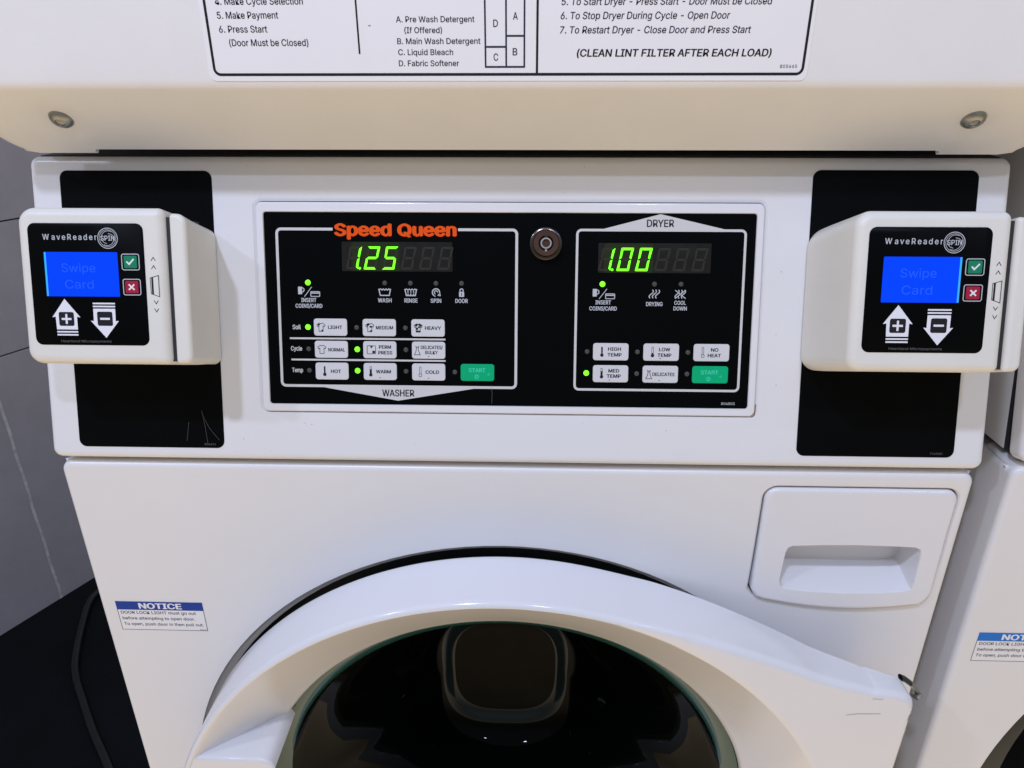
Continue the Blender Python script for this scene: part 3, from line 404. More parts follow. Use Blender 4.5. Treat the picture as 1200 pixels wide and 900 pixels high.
for sxx, t in SCR:
    mb = MB(); c0 = strip_pt(sxx, t*SL); ax, ay = Vector((1, 0, 0)), SD; pr = None
    for r, h in ((0.0075, 0.0), (0.0073, 0.0012), (0.0062, 0.0030), (0.0045, 0.0040), (0.0030, 0.0043), (0.0026, 0.0034), (0.0008, 0.0032)):
        rg = mb.ring([c0+(ax*math.cos(a)+ay*math.sin(a))*r+SN*h for a in [2*math.pi*k/28 for k in range(28)]])
        if pr: mb.bridge(pr, rg, STEEL)
        pr = rg
    mb.face(pr, STEEL); mb.build("screw", dryer)
# instruction label on the dryer front
mb = MB(); plate(mb, DR, (-177, 264.6, 173.2, 430), 4, [(0, -0.3), (0, 0.15), (0.15, 0.3)], PAPER)
mb.flat(DR, circ(-79.5, 294, 0.9, 12, 0.45), 0.34, SCUFF)
lab = part(mb, "instruction_label")
mb = MB(); H = 0.42
mb.stroke(DR, rrect(-173.4, 268.2, 170.2, 426, 3.5), 1.5, H, BLACKINK, closed=True)
mb.stroke(DR, [(16.9, 268.9), (16.9, 425.2)], 1.3, H, BLACKINK)
mb.stroke(DR, [(-86.4, 279.2), (-86.4, 400)], 1.0, H, BLACKINK)
for pts in ([(-13, 320), (-13, 272.2), (9.5, 272.2), (9.5, 320)], [(-1, 320), (-1, 272.7)], [(-12.5, 282.8), (-1.5, 282.8)], [(-0.5, 288.5), (9, 288.5)]):
    mb.stroke(DR, pts, 0.95, H+0.02, NAVYINK)
def line(s, a, b, vc, cap, m=NAVYINK, **k): text(mb, DR, s, a, b, vc-cap/2, cap, H, m, **k)
line("3. Add Detergent", -167.2, -130, 313.8, 3.6, bold=0.010)
line("4. Make Cycle Selection", -167.2, -116.6, 306.7, 3.6, bold=0.010)
line("5. Make Payment", -167.2, -131.7, 299.6, 3.6, bold=0.010)
line("6. Press Start", -167.2, -139.0, 292.4, 3.6, bold=0.010)
line("(Door Must be Closed)", -162.3, -115.9, 285.3, 3.6, bold=0.010)
line("A. Pre Wash Detergent", -64, -19, 297.2, 3.1, bold=0.010)
line("(If Offered)", -59.5, -37.8, 291.6, 3.1, bold=0.010)
line("B. Main Wash Detergent", -64, -15.8, 285.9, 3.1, bold=0.010)
line("C. Liquid Bleach", -63.8, -31.8, 280.1, 3.1, bold=0.010)
line("D. Fabric Softener", -63.8, -28.5, 274.2, 3.1, bold=0.010)
for s, u, v in (("D", -7, 295), ("A", 4.3, 298.7), ("C", -7, 277.4), ("B", 4.1, 280.2)): line(s, u-1.35, u+1.35, v, 3.8, bold=0.010)
line("5. To Start Dryer - Press Start - Door Must be Closed", 30.3, 148, 305.9, 3.7, bold=0.010, shear=0.12)
line("6. To Stop Dryer During Cycle - Open Door", 30.0, 125.4, 298.8, 3.7, bold=0.010, shear=0.12)
line("7. To Restart Dryer - Close Door and Press Start", 29.8, 138, 291.5, 3.7, bold=0.010, shear=0.12)
line("(CLEAN LINT FILTER AFTER EACH LOAD)", 39.8, 151.2, 279.5, 4.0, BLACKINK, bold=0.022, shear=0.1)
line("805665", 157, 166.8, 272.3, 1.7)
mb.build("lettering", lab, smooth=False)

# cabinets
mb = MB()
BX = lambda u, v, h=0: Vector((u, v, h))
def box(mb, x0, x1, y0, y1, z0, z1, m, r=0.004):
    pr = [(0, z0)]+[(0, z1-r), (r*0.3, z1-r*0.3), (r, z1)]
    rs = [mb.ring([Vector((u, v, z)) for u, v in rrect(x0+i, y0+i, x1-i, y1-i, max(0.003, r), 4)]) for i, z in pr]
    for a, b in zip(rs, rs[1:]): mb.bridge(a, b, m)
    mb.face(rs[-1], m); mb.face(rs[0][::-1], m)
box(mb, -0.339, 0.339, 0.038, 0.70, 0.232, 0.78, DRYWHITE)
part(mb, "dryer_cabinet")
mb = MB()
# washer cabinet: sides, top, back and base, open at the front round the drum
def wall(x0, x1, y0, y1, z0, z1): box(mb, x0, x1, y0, y1, z0, z1, ENAMEL, 0.002)
wall(-0.3405, -0.3385, 0.009, 0.70, -0.945, -0.004); wall(0.3385, 0.3405, 0.009, 0.70, -0.945, -0.004)
wall(-0.338, 0.338, 0.697, 0.70, -0.945, -0.004); wall(-0.338, 0.338, 0.012, 0.696, -0.008, -0.0045); wall(-0.338, 0.338, 0.012, 0.696, -0.945, -0.942)
# housing behind the tilted panel
prof = [(0.020, 0.004), (0.012+0.0544, 0.2140), (0.70, 0.2140), (0.70, 0.004)]
a = mb.ring([Vector((-0.3395, y, z)) for y, z in prof]); b = mb.ring([Vector((0.3395, y, z)) for y, z in prof])
mb.bridge(a, b, GAPSHADE); mb.face(a, ENAMEL); mb.face(b, ENAMEL)  # outer faces coloured dark to paint the shade in the gap below the dryer
part(mb, "cabinet")

# control panel with a recess for the bezel
mb = MB()
plate(mb, PN, (-341.5, 0, 341.5, 217.9), 7, [(0.5, -16), (0, -14), (0, -6)]+fillet(5.5, 0), ENAMEL,
      holes=[[(rrect(-182.6, 35.6, 178.0, 190.0, 6.5), 0), (rrect(-181.6, 36.2, 177.0, 188.2, 5.5), -0.9), (rrect(-180.8, 36.6, 176.2, 187.2, 5), -1.3), (rrect(-180.8, 36.6, 176.2, 187.2, 5), -3)]])
rs_ = random.Random(9)
for u, v in ((-145, 27.5), (113, 26), (-150, 28.4), (190, 60), (188, 96), (189.2, 140), (-196, 16)): mb.flat(PN, circ(u, v, 0.35+0.2*rs_.random(), 9, 0.3), 0.04, SCUFF)
for k in range(26): mb.flat(PN, circ(rs_.uniform(-335, 335), rs_.choice((rs_.uniform(4, 34), rs_.uniform(190, 214))), rs_.uniform(0.1, 0.28), 7), 0.04, SCUFF)
cp = part(mb, "control_panel")
for s in (-1, 1):
    mb = MB(); uu = (-319, -210.4) if s < 0 else (207, 318.8)
    plate(mb, PN, (uu[0], 8.9, uu[1], 209 if s > 0 else 207.5), 5.5, [(0, -0.2), (0, 0.3), (0.25, 0.55)], BLACK)
    ctext(mb, PN, "804691" if s < 0 else "F143481", (-220.8 if s < 0 else 306.5), 8.5, 11.8, 1.5, 0.62, FAINTINK)
    if s < 0:
        for pts in ([(-226, 37), (-224, 25), (-222.5, 12)], [(-226, 35), (-221, 24), (-214, 15)], [(-236, 28), (-238, 14)]):
            mb.stroke(PN, pts, 0.17, 0.60, FAINTINK)
    mb.build("cover_plate", cp, wn=False)
# bezel and fascia
mb = MB()
hole = [(rrect(-175, 42.5, 170.6, 179.9, 2.2), 1.3), (rrect(-174.6, 42.9, 170.2, 179.5, 2.0), 0.4), (rrect(-174.6, 42.9, 170.2, 179.5, 2.0), -1.5)]
plate(mb, PN, (-180.2, 37.2, 175.6, 186.5), 4.6, [(0, -3), (0, 0)]+fillet(1.3, 1.3, 4), PLASTIC, holes=[hole])
bz = mb.build("bezel", cp)
mb = MB(); mb.stroke(PN, [(173.4, 36.6), (175.6, 38.0), (176.0, 41.5), (176.1, 46)], 0.7, 0.05, RUST); mb.build("rust_stain", cp, smooth=False)
mb = MB(); mb.flat(PN, rrect(-174.7, 42.8, 170.3, 179.6, 2), 0.4, FASCIA)
for d0 in (-119.6, 61.4): mb.flat(PN, rrect(d0, 138.6, d0+78.5, 159.2, 0.8), 0.47, WINDOW)
fa = part(mb, "control_fascia", smooth=False)
fa["label"] = "black display fascia with grey push buttons"
# fascia lettering
mb = MB(); H = 0.55
def arc(cx, cy, r, a0, a1, n=6): return [(cx+r*math.cos(math.radians(a0+(a1-a0)*k/n)), cy+r*math.sin(math.radians(a0+(a1-a0)*k/n))) for k in range(n+1)]
a0, b0, a1, b1, r = -165.6, 56.2, 4.2, 167.8, 3.0
mb.stroke(PN, [(-125.7, b1)]+arc(a0+r, b1-r, r, 90, 180)+arc(a0+r, b0+r, r, 180, 270)+arc(a1-r, b0+r, r, 270, 360)+arc(a1-r, b1-r, r, 0, 90)+[(-37, b1)], 1.9, H, GREYINK)
mb.flat(PN, [(-136, 55.4), (-84, 46.4), (-81, 45.9), (-78, 46.4), (-25, 55.4)], H+0.01, GREYINK)
text(mb, PN, "WASHER", -92.6, -69.2, 49.0, 5.0, H+0.06, BLACKINK, bold=0.02)
a0, b0, a1, b1 = 46.5, 55.6, 163.1, 168.0
mb.stroke(PN, rrect(a0, b0, a1, b1, 3.0), 1.7, H, GREYINK, closed=True)
mb.flat(PN, [(60, 167.6), (104, 179.0), (154, 167.6)], H+0.01, GREYINK)
text(mb, PN, "DRYER", 94.6, 113.4, 170.2, 5.1, H+0.06, BLACKINK, bold=0.02)
mb.stroke(PN, [(-158.8, 90.6), (-46.4, 90.6)], 1.25, H, GREYINK); mb.stroke(PN, [(-158.2, 75.2), (-46.4, 75.2)], 1.25, H, GREYINK)
for s, uc, w, v in (("Soil", -153.6, 6.0, 98.7), ("Cycle", -154.2, 8.2, 83.3), ("Temp", -154, 8, 67.6)): ctext(mb, PN, s, uc, w, v, 3.3, H, GREYINK, bold=0.025)
for uc, v1, v2 in ((-144.2, 118.0, 113.9), (65.6, 117.9, 113.6)):
    ctext(mb, PN, "INSERT", uc, 11, v1, 2.9, H, PALEINK, bold=0.025); ctext(mb, PN, "COINS/CARD", uc, 19.4, v2, 2.9, H, PALEINK, bold=0.025)
    v = v1+6.4
    mb.flat(PN, rrect(uc-7.5, v-2.3, uc-4.6, v+3, 0.3, 2), H, PALEINK); mb.stroke(PN, arc(uc-4.6, v+0.8, 1.5, -90, 90), 0.6, H, PALEINK)
    mb.stroke(PN, [(uc-3.0, v-4), (uc+2.4, v+3)], 0.5, H, PALEINK); mb.stroke(PN, rrect(uc+1.6, v-3.8, uc+8, v-0.4, 0.4, 2), 0.55, H, PALEINK, closed=True); mb.stroke(PN, [(uc+1.9, v-1.4), (uc+7.7, v-1.4)], 0.8, H+.02, PALEINK)
for s, uc, w in (("WASH", -89.6, 9.9), ("RINSE", -70.8, 9.4), ("SPIN", -53, 7.6), ("DOOR", -34.7, 8.9)): ctext(mb, PN, s, uc, w, 118.2, 2.9, H, PALEINK, bold=0.025)
def tub(uc, v): mb.stroke(PN, [(uc-4.2, v+2.3), (uc-3.2, v-2.3), (uc+3.2, v-2.3), (uc+4.2, v+2.3)], 0.75, H, PALEINK); mb.stroke(PN, [(uc-3.9, v+1.7)]+[(uc-3.9+7.8*k/8, v+1.7+(0.6 if k % 2 else -0.3)) for k in range(1, 8)]+[(uc+3.9, v+1.7)], 0.65, H+.02, PALEINK)
tub(-89.5, 124); tub(-70.9, 124)
for dx in (-2, 0, 2):
    for dv in (-1, 0.6): mb.flat(PN, circ(-70.9+dx, 124+dv-0.4, 0.5, 8), H, PALEINK)
mb.stroke(PN, arc(-52.9, 124, 2.6, -60, 250, 14)+[(-52.9-0.9, 121.6)], 0.8, H, PALEINK); mb.stroke(PN, arc(-52.9, 124, 1.2, 0, 250, 10), 0.6, H, PALEINK); mb.stroke(PN, [(-50.3, 123.8), (-50.0, 121.4)], 0.8, H, PALEINK)
mb.flat(PN, rrect(-36.5, 121, -32.9, 124.6, 0.4, 2), H, PALEINK); mb.stroke(PN, [(-35.8, 124.5)]+arc(-34.7, 125.6, 1.1, 180, 0)+[(-33.6, 124.5)], 0.7, H, PALEINK); mb.flat(PN, rrect(-35, 121.8, -34.4, 123.6, 0.2, 2), H+.03, BLACKINK)
ctext(mb, PN, "DRYING", 101.6, 11.6, 117.0, 2.9, H, PALEINK, bold=0.025); ctext(mb, PN, "COOL", 119.6, 8.2, 118.0, 2.8, H, PALEINK, bold=0.025); ctext(mb, PN, "DOWN", 119.8, 9.4, 114.0, 2.8, H, PALEINK, bold=0.025)
for uc in (101.4, 119.5):
    for dx in (-2.2, 0, 2.2): mb.stroke(PN, [(uc+dx+0.8+1.0*math.sin(k*math.pi/4)-0.2*k, 127-0.75*k) for k in range(9)], 0.65, H, PALEINK)
mb.stroke(PN, [(115.9, 126.8), (123.3, 121)], 0.6, H+.02, PALEINK); mb.stroke(PN, [(123.3, 126.8), (115.9, 121)], 0.6, H+.02, PALEINK)
text(mb, PN, "804803", 151.6, 161.2, 45.5, 1.8, H, GREYINK)
mb.stroke(PN, [(-13.5, 58), (-12.8, 52), (-13, 44.5)], 0.2, H, FAINTINK)
mb.build("lettering", fa, smooth=False)
mb = MB(); text(mb, PN, "Speed Queen", -124.7, -38.0, 163.0, 8.8, H+0.1, ORANGE, bold=0.045, space=1.02, xh=1.12); mb.build("brand_lettering", fa, smooth=False)
# seven-segment displays
SEG = {'0': 'abcdef', '1': 'bc', '2': 'abged', '5': 'afgcd', '8': 'abcdefg', ' ': ''}
def digit(mbx, u0, v0, on, m, hh):
    w, ht, t = 8.7, 16.0, 1.55; g = 0.22
    def q(x, y): return (u0+x+0.21*y, v0+y)
    hh2 = ht/2
    P = {'a': [(g, ht), (w-g, ht), (w-t-g, ht-t), (t+g, ht-t)], 'd': [(t+g, t), (w-t-g, t), (w-g, 0), (g, 0)],
         'f': [(0, ht-g), (t, ht-t-g), (t, hh2+t/2+g), (0.3, hh2+g)], 'b': [(w-t, ht-t-g), (w, ht-g), (w-0.3, hh2+g), (w-t, hh2+t/2+g)],
         'e': [(0.3, hh2-g), (t, hh2-t/2-g), (t, t+g), (0, g)], 'c': [(w-t, hh2-t/2-g), (w-0.3, hh2-g), (w, g), (w-t, t+g)],
         'g': [(0.9, hh2), (t+0.3, hh2+t/2), (w-t-0.3, hh2+t/2), (w-0.9, hh2), (w-t-0.3, hh2-t/2), (t+0.3, hh2-t/2)]}
    for k in on: mbx.prism(PN, [q(*p) for p in P[k]], 0.48, hh, m)
for d0, s in ((-117.1, "125"), (61.2, "100")):
    mo = MB(); mf = MB(); mo.flat(PN, rrect(d0+4.5, 138.8, d0+38.5, 158.9, 1.5), 0.473, DIGITGLOW)
    for i in range(6):
        u = d0+12.98*i; ch = s[i] if i < 3 else ' '
        digit(mo, u, 139.9, SEG[ch], DIGITON, 1.15)
        digit(mf, u, 139.9, [k for k in 'abcdefg' if k not in SEG[ch]], DIGITOFF, 0.56)
        if i == 0: mo.prism(PN, circ(u+10.1, 140.7, 0.85, 12), 0.48, 1.0, DIGITON)
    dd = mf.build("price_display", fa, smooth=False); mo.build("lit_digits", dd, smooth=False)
    dd["label"] = "green lit display reading " + ("1.25" if s == "125" else "1.00")
    dd.parent = fa
# fourth level is avoided: lit digits belong to the fascia
for o in list(bpy.data.objects):
    if o.name.startswith("lit_digits"): o.parent = fa
# indicator lights
def led(u, v, on):
    mb = MB(); m = LEDON if on else LEDOFF; pr = None
    for rr, h in ((2.0, 0.42), (1.9, 0.8), (1.5, 1.15), (0.8, 1.4)):
        rg = mb.ring([PN(x, y, h) for x, y in circ(u, v, rr if on else rr*0.88, 16)])
        if pr: mb.bridge(pr, rg, m)
        pr = rg
    mb.face(pr, m); o = mb.build("indicator_light", fa)
    if on: o["label"] = "indicator light glowing green"
for u, v, on in ((-144.5, 130.4, 1), (-89.4, 130.4, 0), (-71.1, 130.4, 0), (-52.9, 130.4, 0), (-34.7, 130.5, 0), (64.8, 130.7, 1), (101.3, 130.9, 0), (119.8, 131, 0),
                 (-145.4, 98.7, 1), (-110.2, 98.7, 0), (-75.1, 98.7, 0), (-145.4, 83, 0), (-110.1, 83, 1), (-74.9, 83, 0), (-145.3, 67.4, 0), (-110.2, 67.5, 1), (-75, 67.4, 0), (-39.7, 67.2, 0),
                 (55, 82.9, 0), (90.8, 83, 0), (126.5, 83, 0), (54.7, 67.5, 1), (90.7, 67.4, 0), (126.4, 67.5, 0)): led(u, v, on)
# push buttons with their print
def shirt(mb, u, v, s, m, fill=()):
    P = [(-0.35, 1), (-1, 0.55), (-0.8, 0.1), (-0.5, 0.3), (-0.5, -1), (0.5, -1), (0.5, 0.3), (0.8, 0.1), (1, 0.55), (0.35, 1), (0, 0.8)]
    mb.stroke(PN, [(u+x*s, v+y*s) for x, y in P], 0.42, BH, m, closed=True)
    for x, y, rr in fill: mb.flat(PN, circ(u+x*s, v+y*s, rr*s, 7, rr*s*0.8), BH+0.015, m)
def thermo(mb, u, v, m, solid):
    if solid >= 1: mb.flat(PN, rrect(u-0.55, v-2, u+0.55, v+3.4, 0.5, 3), BH, m); mb.flat(PN, circ(u, v-2.6, 1.25, 14), BH+.01, m)
    else:
        mb.stroke(PN, [(u-0.6, v-1.6), (u-0.6, v+3.2), (u, v+3.6), (u+0.6, v+3.2), (u+0.6, v-1.6)], 0.3, BH, m)
        if solid > 0: mb.flat(PN, circ(u, v-2.6, 1.25, 14), BH+.01, m); mb.flat(PN, rrect(u-0.5, v-2, u+0.5, v-2+5*solid, 0.2, 2), BH, m)
        else: mb.stroke(PN, circ(u, v-2.6, 1.1, 14), 0.35, BH, m, closed=True)
def dress(mb, u, v, m): mb.stroke(PN, [(u-1.1, v+2.8), (u-0.6, v+1.2), (u-0.9, v-0.5), (u-2.1, v-3.3), (u+2.1, v-3.3), (u+0.9, v-0.5), (u+0.6, v+1.2), (u+1.1, v+2.8), (u, v+1.9)], 0.42, BH, m, closed=True)
BH = 1.06
def button(u0, v1, w, txts, icon, col=KEYGREY, ink=BLACKINK, mark=None):
    h = 12.3; v0 = v1-h; mb = MB(); vc = (v0+v1)/2
    plate(mb, PN, (u0, v0, u0+w, v1), 1.9, [(0, 0.41), (0, 0.75), (0.25, 1.0)], col, seg=4)
    for s, a, b, dv, cap in txts: text(mb, PN, s, u0+a, u0+b, vc+dv-cap/2, cap, BH, ink, bold=0.026)
    if icon: icon(mb, u0, vc)
    if mark: mb.stroke(PN, [(u0+mark-0.6, v0+1.7), (u0+mark+0.6, v0+1.7)], 0.4, BH, ink)
    mb.build("push_button", fa, wn=False)
T1, T2, T3 = 104.9, 88.95, 73.2
spots_l = [(-0.5, 0.6, 0.3), (0.3, -0.8, 0.28)]
spots_m = spots_l+[(0.2, 0.2, 0.3), (-0.3, 0.8, 0.3)]; spots_h = spots_m+[(-0.3, -0.2, 0.35), (0.6, 0.6, 0.3), (0.3, 0.75, 0.3), (-0.2, -0.8, 0.3)]
button(-141.0, T1, 24, [("LIGHT", 10.2, 20.5, 0, 2.5)], lambda m, u, v: shirt(m, u+5.2, v, 3.0, BLACKINK, spots_l))
button(-105.8, T1, 24, [("MEDIUM", 9.6, 22.0, 0, 2.5)], lambda m, u, v: shirt(m, u+5.2, v, 3.0, BLACKINK, spots_m))
button(-70.8, T1, 24, [("HEAVY", 9.8, 21.4, 0, 2.5)], lambda m, u, v: shirt(m, u+5.0, v, 3.0, BLACKINK, spots_h))
button(-140.8, T2, 24, [("NORMAL", 9.8, 21.9, -0.2, 2.5)], lambda m, u, v: shirt(m, u+5.2, v, 3.0, BLACKINK))
def perm(m, u, v):
    m.stroke(PN, rrect(u+2.9, v-2.9, u+9.0, v+2.9, 0.5, 2), 0.4, BH, BLACKINK, closed=True); m.flat(PN, [(u+4.8, v+2.9), (u+6, v+0.9), (u+7.2, v+2.9)], BH+.01, BLACKINK); m.flat(PN, rrect(u+6.6, v-2.5, u+8.6, v-0.7, 0.3, 2), BH, BLACKINK)
button(-105.7, T2, 24, [("PERM", 11.4, 20.2, 2.1, 2.5), ("PRESS", 10.9, 21.0, -2.0, 2.5)], perm)
button(-70.5, T2, 24, [("DELICATES/", 6.4, 22.2, 2.1, 2.5), ("BULKY", 9.6, 18.6, -1.6, 2.5)], lambda m, u, v: dress(m, u+3.9, v, BLACKINK), mark=12)
button(-140.7, T3, 24, [("HOT", 11.2, 18.6, -0.1, 2.5)], lambda m, u, v: thermo(m, u+6.7, v+0.2, BLACKINK, 1))
button(-105.7, T3, 24, [("WARM", 8.9, 19.8, 0, 2.5)], lambda m, u, v: thermo(m, u+5.2, v+0.2, BLACKINK, 0.7), mark=11.8)
button(-70.6, T3, 24, [("COLD", 9.7, 19.6, 0, 2.5)], lambda m, u, v: thermo(m, u+6, v+0.2, BLACKINK, 0), mark=12)
def start(m, u, v):
    m.stroke(PN, circ(u+11.6, v-3.0, 1.3, 14), 0.5, BH, GREENINK, closed=True); m.stroke(PN, [(u+11.6, v-3.6), (u+11.6, v-2.2)], 0.4, BH+.02, GREENINK); m.stroke(PN, [(u+19, v-1.3), (u+20.3, v-1.7), (u+20.6, v-0.2)], 0.4, BH, GREENINK)
button(-35.5, T3, 24.2, [("START", 5.8, 17.9, 1.7, 2.9)], start, KEYGREEN, GREENINK)
D1, D2 = 89.1, 73.3
button(59.2, D1, 25.2, [("HIGH", 10.6, 19.8, 2.0, 2.5), ("TEMP", 10.2, 20.4, -2.1, 2.5)], lambda m, u, v: thermo(m, u+6.3, v+0.2, BLACKINK, 1))
button(94.9, D1, 25.2, [("LOW", 11.0, 19.0, 2.0, 2.5), ("TEMP", 10.0, 19.9, -2.1, 2.5)], lambda m, u, v: thermo(m, u+6.5, v+0.2, BLACKINK, 0.25), mark=12)
button(130.4, D1, 25.2, [("NO", 12.1, 17.4, 2.0, 2.5), ("HEAT", 10.0, 19.4, -2.0, 2.5)], lambda m, u, v: thermo(m, u+6.5, v+0.2, BLACKINK, 0))
button(59.4, D2, 25.2, [("MED", 11.0, 18.8, 2.2, 2.5), ("TEMP", 9.8, 20.0, -1.6, 2.5)], lambda m, u, v: thermo(m, u+6.2, v+0.4, BLACKINK, 0.7), mark=12)
button(94.8, D2, 25.2, [("DELICATES", 7.0, 22.7, 0, 2.5)], lambda m, u, v: dress(m, u+4.5, v, BLACKINK), mark=12)
button(130.0, D2, 25.4, [("START", 6.0, 18.4, 1.7, 2.9)], start, KEYGREEN, GREENINK)
# key lock
mb = MB(); pr = None; cu, cv = 24.6, 158.4
for rr, h, m in ((11.4, 0.41, CHROME), (11.2, 1.6, CHROME), (10.0, 2.2, CHROME), (9.3, 2.2, CHROME), (9.2, 8.0, CHROME), (8.7, 8.8, CHROME), (8.2, 8.8, BRONZE), (5.2, 8.7, BRONZE), (5.2, 5.5, BLACKINK), (3.8, 5.5, BLACKINK), (3.8, 9.2, KEYRING), (2.8, 9.2, KEYRING), (2.7, 7.8, BRONZE)):
    rg = mb.ring([PN(x, y, h) for x, y in circ(cu, cv, rr, 40)])
    if pr: mb.bridge(pr, rg, m)
    pr = rg
mb.face(pr, BRONZE); mb.prism(PN, rrect(cu-0.7, cv-5.6, cu+0.7, cv-4.2, 0.2, 2), 8.0, 9.3, KEYRING); mb.prism(PN, rrect(cu-0.8, cv+4.2, cu+0.8, cv+5.6, 0.2, 2), 8.0, 8.85, GAPSHADE)
lk = mb.build("key_lock", fa, wn=False)

# washer front: holes for the door and the detergent drawer
DC = (-6.0, -357.0)
mb = MB()
def dcirc(r, n=120): return circ(DC[0], DC[1], r, n)
def drawer_outline(g=0.0, n=14):
    r = 9+g; u0, u1, vt, vbl, vbr = 191.2-g, 332.8+g, -15.4+g, -115.0-g, -117.0-g
    out = arc(u0+r, vt-r, r, 180, 90, 6)+arc(u1-r, vt-r, r, 90, 0, 6)
    out += [(u1-0.4-(0.5*k), vt-r-k*(vt-r-vbr-14)/3) for k in (1, 2)]
    e0, e1 = (u1-2.2, vbr+10), (u0-0.6, vbl+9)
    out += [e0, (u1-4.5, vbr+4.5), (u1-9, vbr-0.5)]
    for k in range(1, n):
        t = k/n; u = (u1-9)+((u0+9)-(u1-9))*t; v = (vbr-0.5)+(vbl-(vbr-0.5))*t-6.5*math.sin(math.pi*t)**0.9; out.append((u, v))
    out += [(u0+8, vbl+0.2), (u0+3, vbl+2.6), e1, (u0-0.2, vbl+25), (u0, vbl+50)]
    return ccw(out)
holeD = [(dcirc(285.8), 0)]+[(dcirc(285.8-7.5*(1-math.cos(math.pi/2*k/8))), -7.5*math.sin(math.pi/2*k/8)) for k in range(1, 8)]+[(dcirc(278.3), -8), (dcirc(278.3), -40)]
dg = drawer_outline(1.3); dg2 = drawer_outline(1.0)
plate(mb, FR, (-341.5, -930, 341.5, -0.9), 9, [(0.3, -40), (0, -36), (0, -6)]+fillet(4.5, 0, 6), ENAMEL, holes=[holeD, [(drawer_outline(3.4), 0), (drawer_outline(2.4), -0.5), (dg, -1.9), (dg2, -3), (dg2, -16)]])
wf = part(mb, "washer_front", angle=50)
# notice label
def notice(nm, par, loc, head):
    mb = MB(); U0, V0, U1, V1 = -328, -163.3, -254.9, -133.2
    mb.flat(FR, [(U0, V0), (U1, V0), (U1, V1), (U0, V1)], 0.12, PAPER)
    mb.stroke(FR, [(U0+.25, V0+.25), (U1-.25, V0+.25), (U1-.25, V1-.25), (U0+.25, V1-.25)], 0.45, 0.16, NAVYINK, closed=True)
    mb.flat(FR, [(U0, V1-8.7), (U1, V1-8.7), (U1, V1), (U0, V1)], 0.2, head)
    text(mb, FR, "NOTICE", -309, -272.6, V1-7.4, 5.9, 0.26, WHITEINK, bold=0.035)
    text(mb, FR, "DOOR LOCK LIGHT must go out", -325.4, -262, -146.2, 3.0, 0.2, NAVYINK, bold=0.01)
    text(mb, FR, "before attempting to open door.", -325.2, -263.8, -152.3, 3.0, 0.2, NAVYINK, bold=0.01)
    text(mb, FR, "To open, push door in then pull out.", -325.2, -257.5, -158.4, 3.0, 0.2, NAVYINK, bold=0.01)
    text(mb, FR, "805690", -261.5, -256, -162.6, 1.1, 0.2, NAVYINK)
    return mb.build(nm, par, smooth=False, loc=loc)
nl = notice("notice_label", root, LOC, BLUEINK)
# detergent drawer with scooped handle
mb = MB()
def lean(v): return 1.0+4.5*max(0, min(1, (-16-v)/105))**1.4        # front bulges towards the bottom
def DF(u, v, h): return FR(u, v, h+lean(v) if h > -10 else h)
ol = drawer_outline(0.0)
cx, cy = 262.0, -66.0
def inset(P, d): return [(cx+(u-cx)*(1-d/72), cy+(v-cy)*(1-d/52)) for u, v in P]
rings = [mb.ring([DF(u, v, h) for u, v in inset(ol, i)]) for i, h in [(0, -15), (0, -3.0)]+[(x, y) for x, y in fillet(3.0, 0, 5)]]
for a, b in zip(rings, rings[1:]): mb.bridge(a, b, PLASTIC)
op = ccw([(217, -64.8), (240, -63.6), (265, -63.2), (290, -63.6), (310, -64.4), (314.5, -66.5), (315.6, -71), (315.4, -96), (314, -102.5), (309, -105.2), (290, -107), (262, -107.6), (235, -106.6), (216, -104.4), (211.8, -101.5), (211, -96), (212.4, -71), (213.8, -66.5)])
bk = [(u*0.972+262*0.028, -58.0+(v+63.4)*0.90) for u, v in op]
sc = 0
o1 = mb.ring([DF(u, v, 0) for u, v in op])
inn = [(263+(u-263)*0.985, -84.5+(v+84.5)*0.965) for u, v in op]
o2 = mb.ring([DF(u, v, -1.4) for u, v in inn])
o3 = mb.ring([FR(u, v, -25) for u, v in bk])
for a, b in ((o1, o2), (o2, o3)): mb.bridge(a, b, PLASTIC)
mb.face(o3, PLASTIC)
E_ = lambda vs: [mb.bm.edges.get((vs[i-1], vs[i])) or mb.bm.edges.new((vs[i-1], vs[i])) for i in range(len(vs))]
res = bmesh.ops.triangle_fill(mb.bm, use_beauty=True, use_dissolve=False, edges=E_(rings[-1])+E_(o1))
part(mb, "detergent_drawer", angle=40)

# door: ring with a pull wing at the right, conical dish, glass bowl
mb = MB()
OUT = [(95, -96), (120, -101.5), (145, -109), (171, -118.6), (200, -129.5), (225, -139.5), (250, -147.5), (270, -152.5), (290, -156), (299, -158.6), (304.3, -163), (306, -170), (305, -232), (303.5, -300), (303.5, -400), (303, -480), (296, -520), (262, -552), (200, -584), (100, -626)]
def ray_out(a):
    d = (math.cos(a), math.sin(a)); best = 280.0
    for (x0, y0), (x1, y1) in zip(OUT, OUT[1:]):
        ax, ay, bx, by = x0-DC[0], y0-DC[1], x1-x0, y1-y0
        den = d[0]*by-d[1]*bx
        if abs(den) < 1e-9: continue
        t = (ax*by-ay*bx)/den; s = (ax*d[1]-ay*d[0])/den
        if t > 0 and -1e-9 <= s <= 1+1e-9: best = max(best, t)
    return best
ang = [2*math.pi*k/360 for k in range(360)]+[math.radians(30+k*0.25) for k in range(1, 24) if k % 4]+[math.radians(-32-k*0.5) for k in range(1, 20) if k % 2]
ang = sorted(a % (2*math.pi) for a in ang)
def hback(a, R):
    x = DC[0]+R*math.cos(a); return 4.5+max(0, min(1, (x-110)/180))**1.3*32
PRF = []
rings = []
Rs = [ray_out(a) for a in ang]
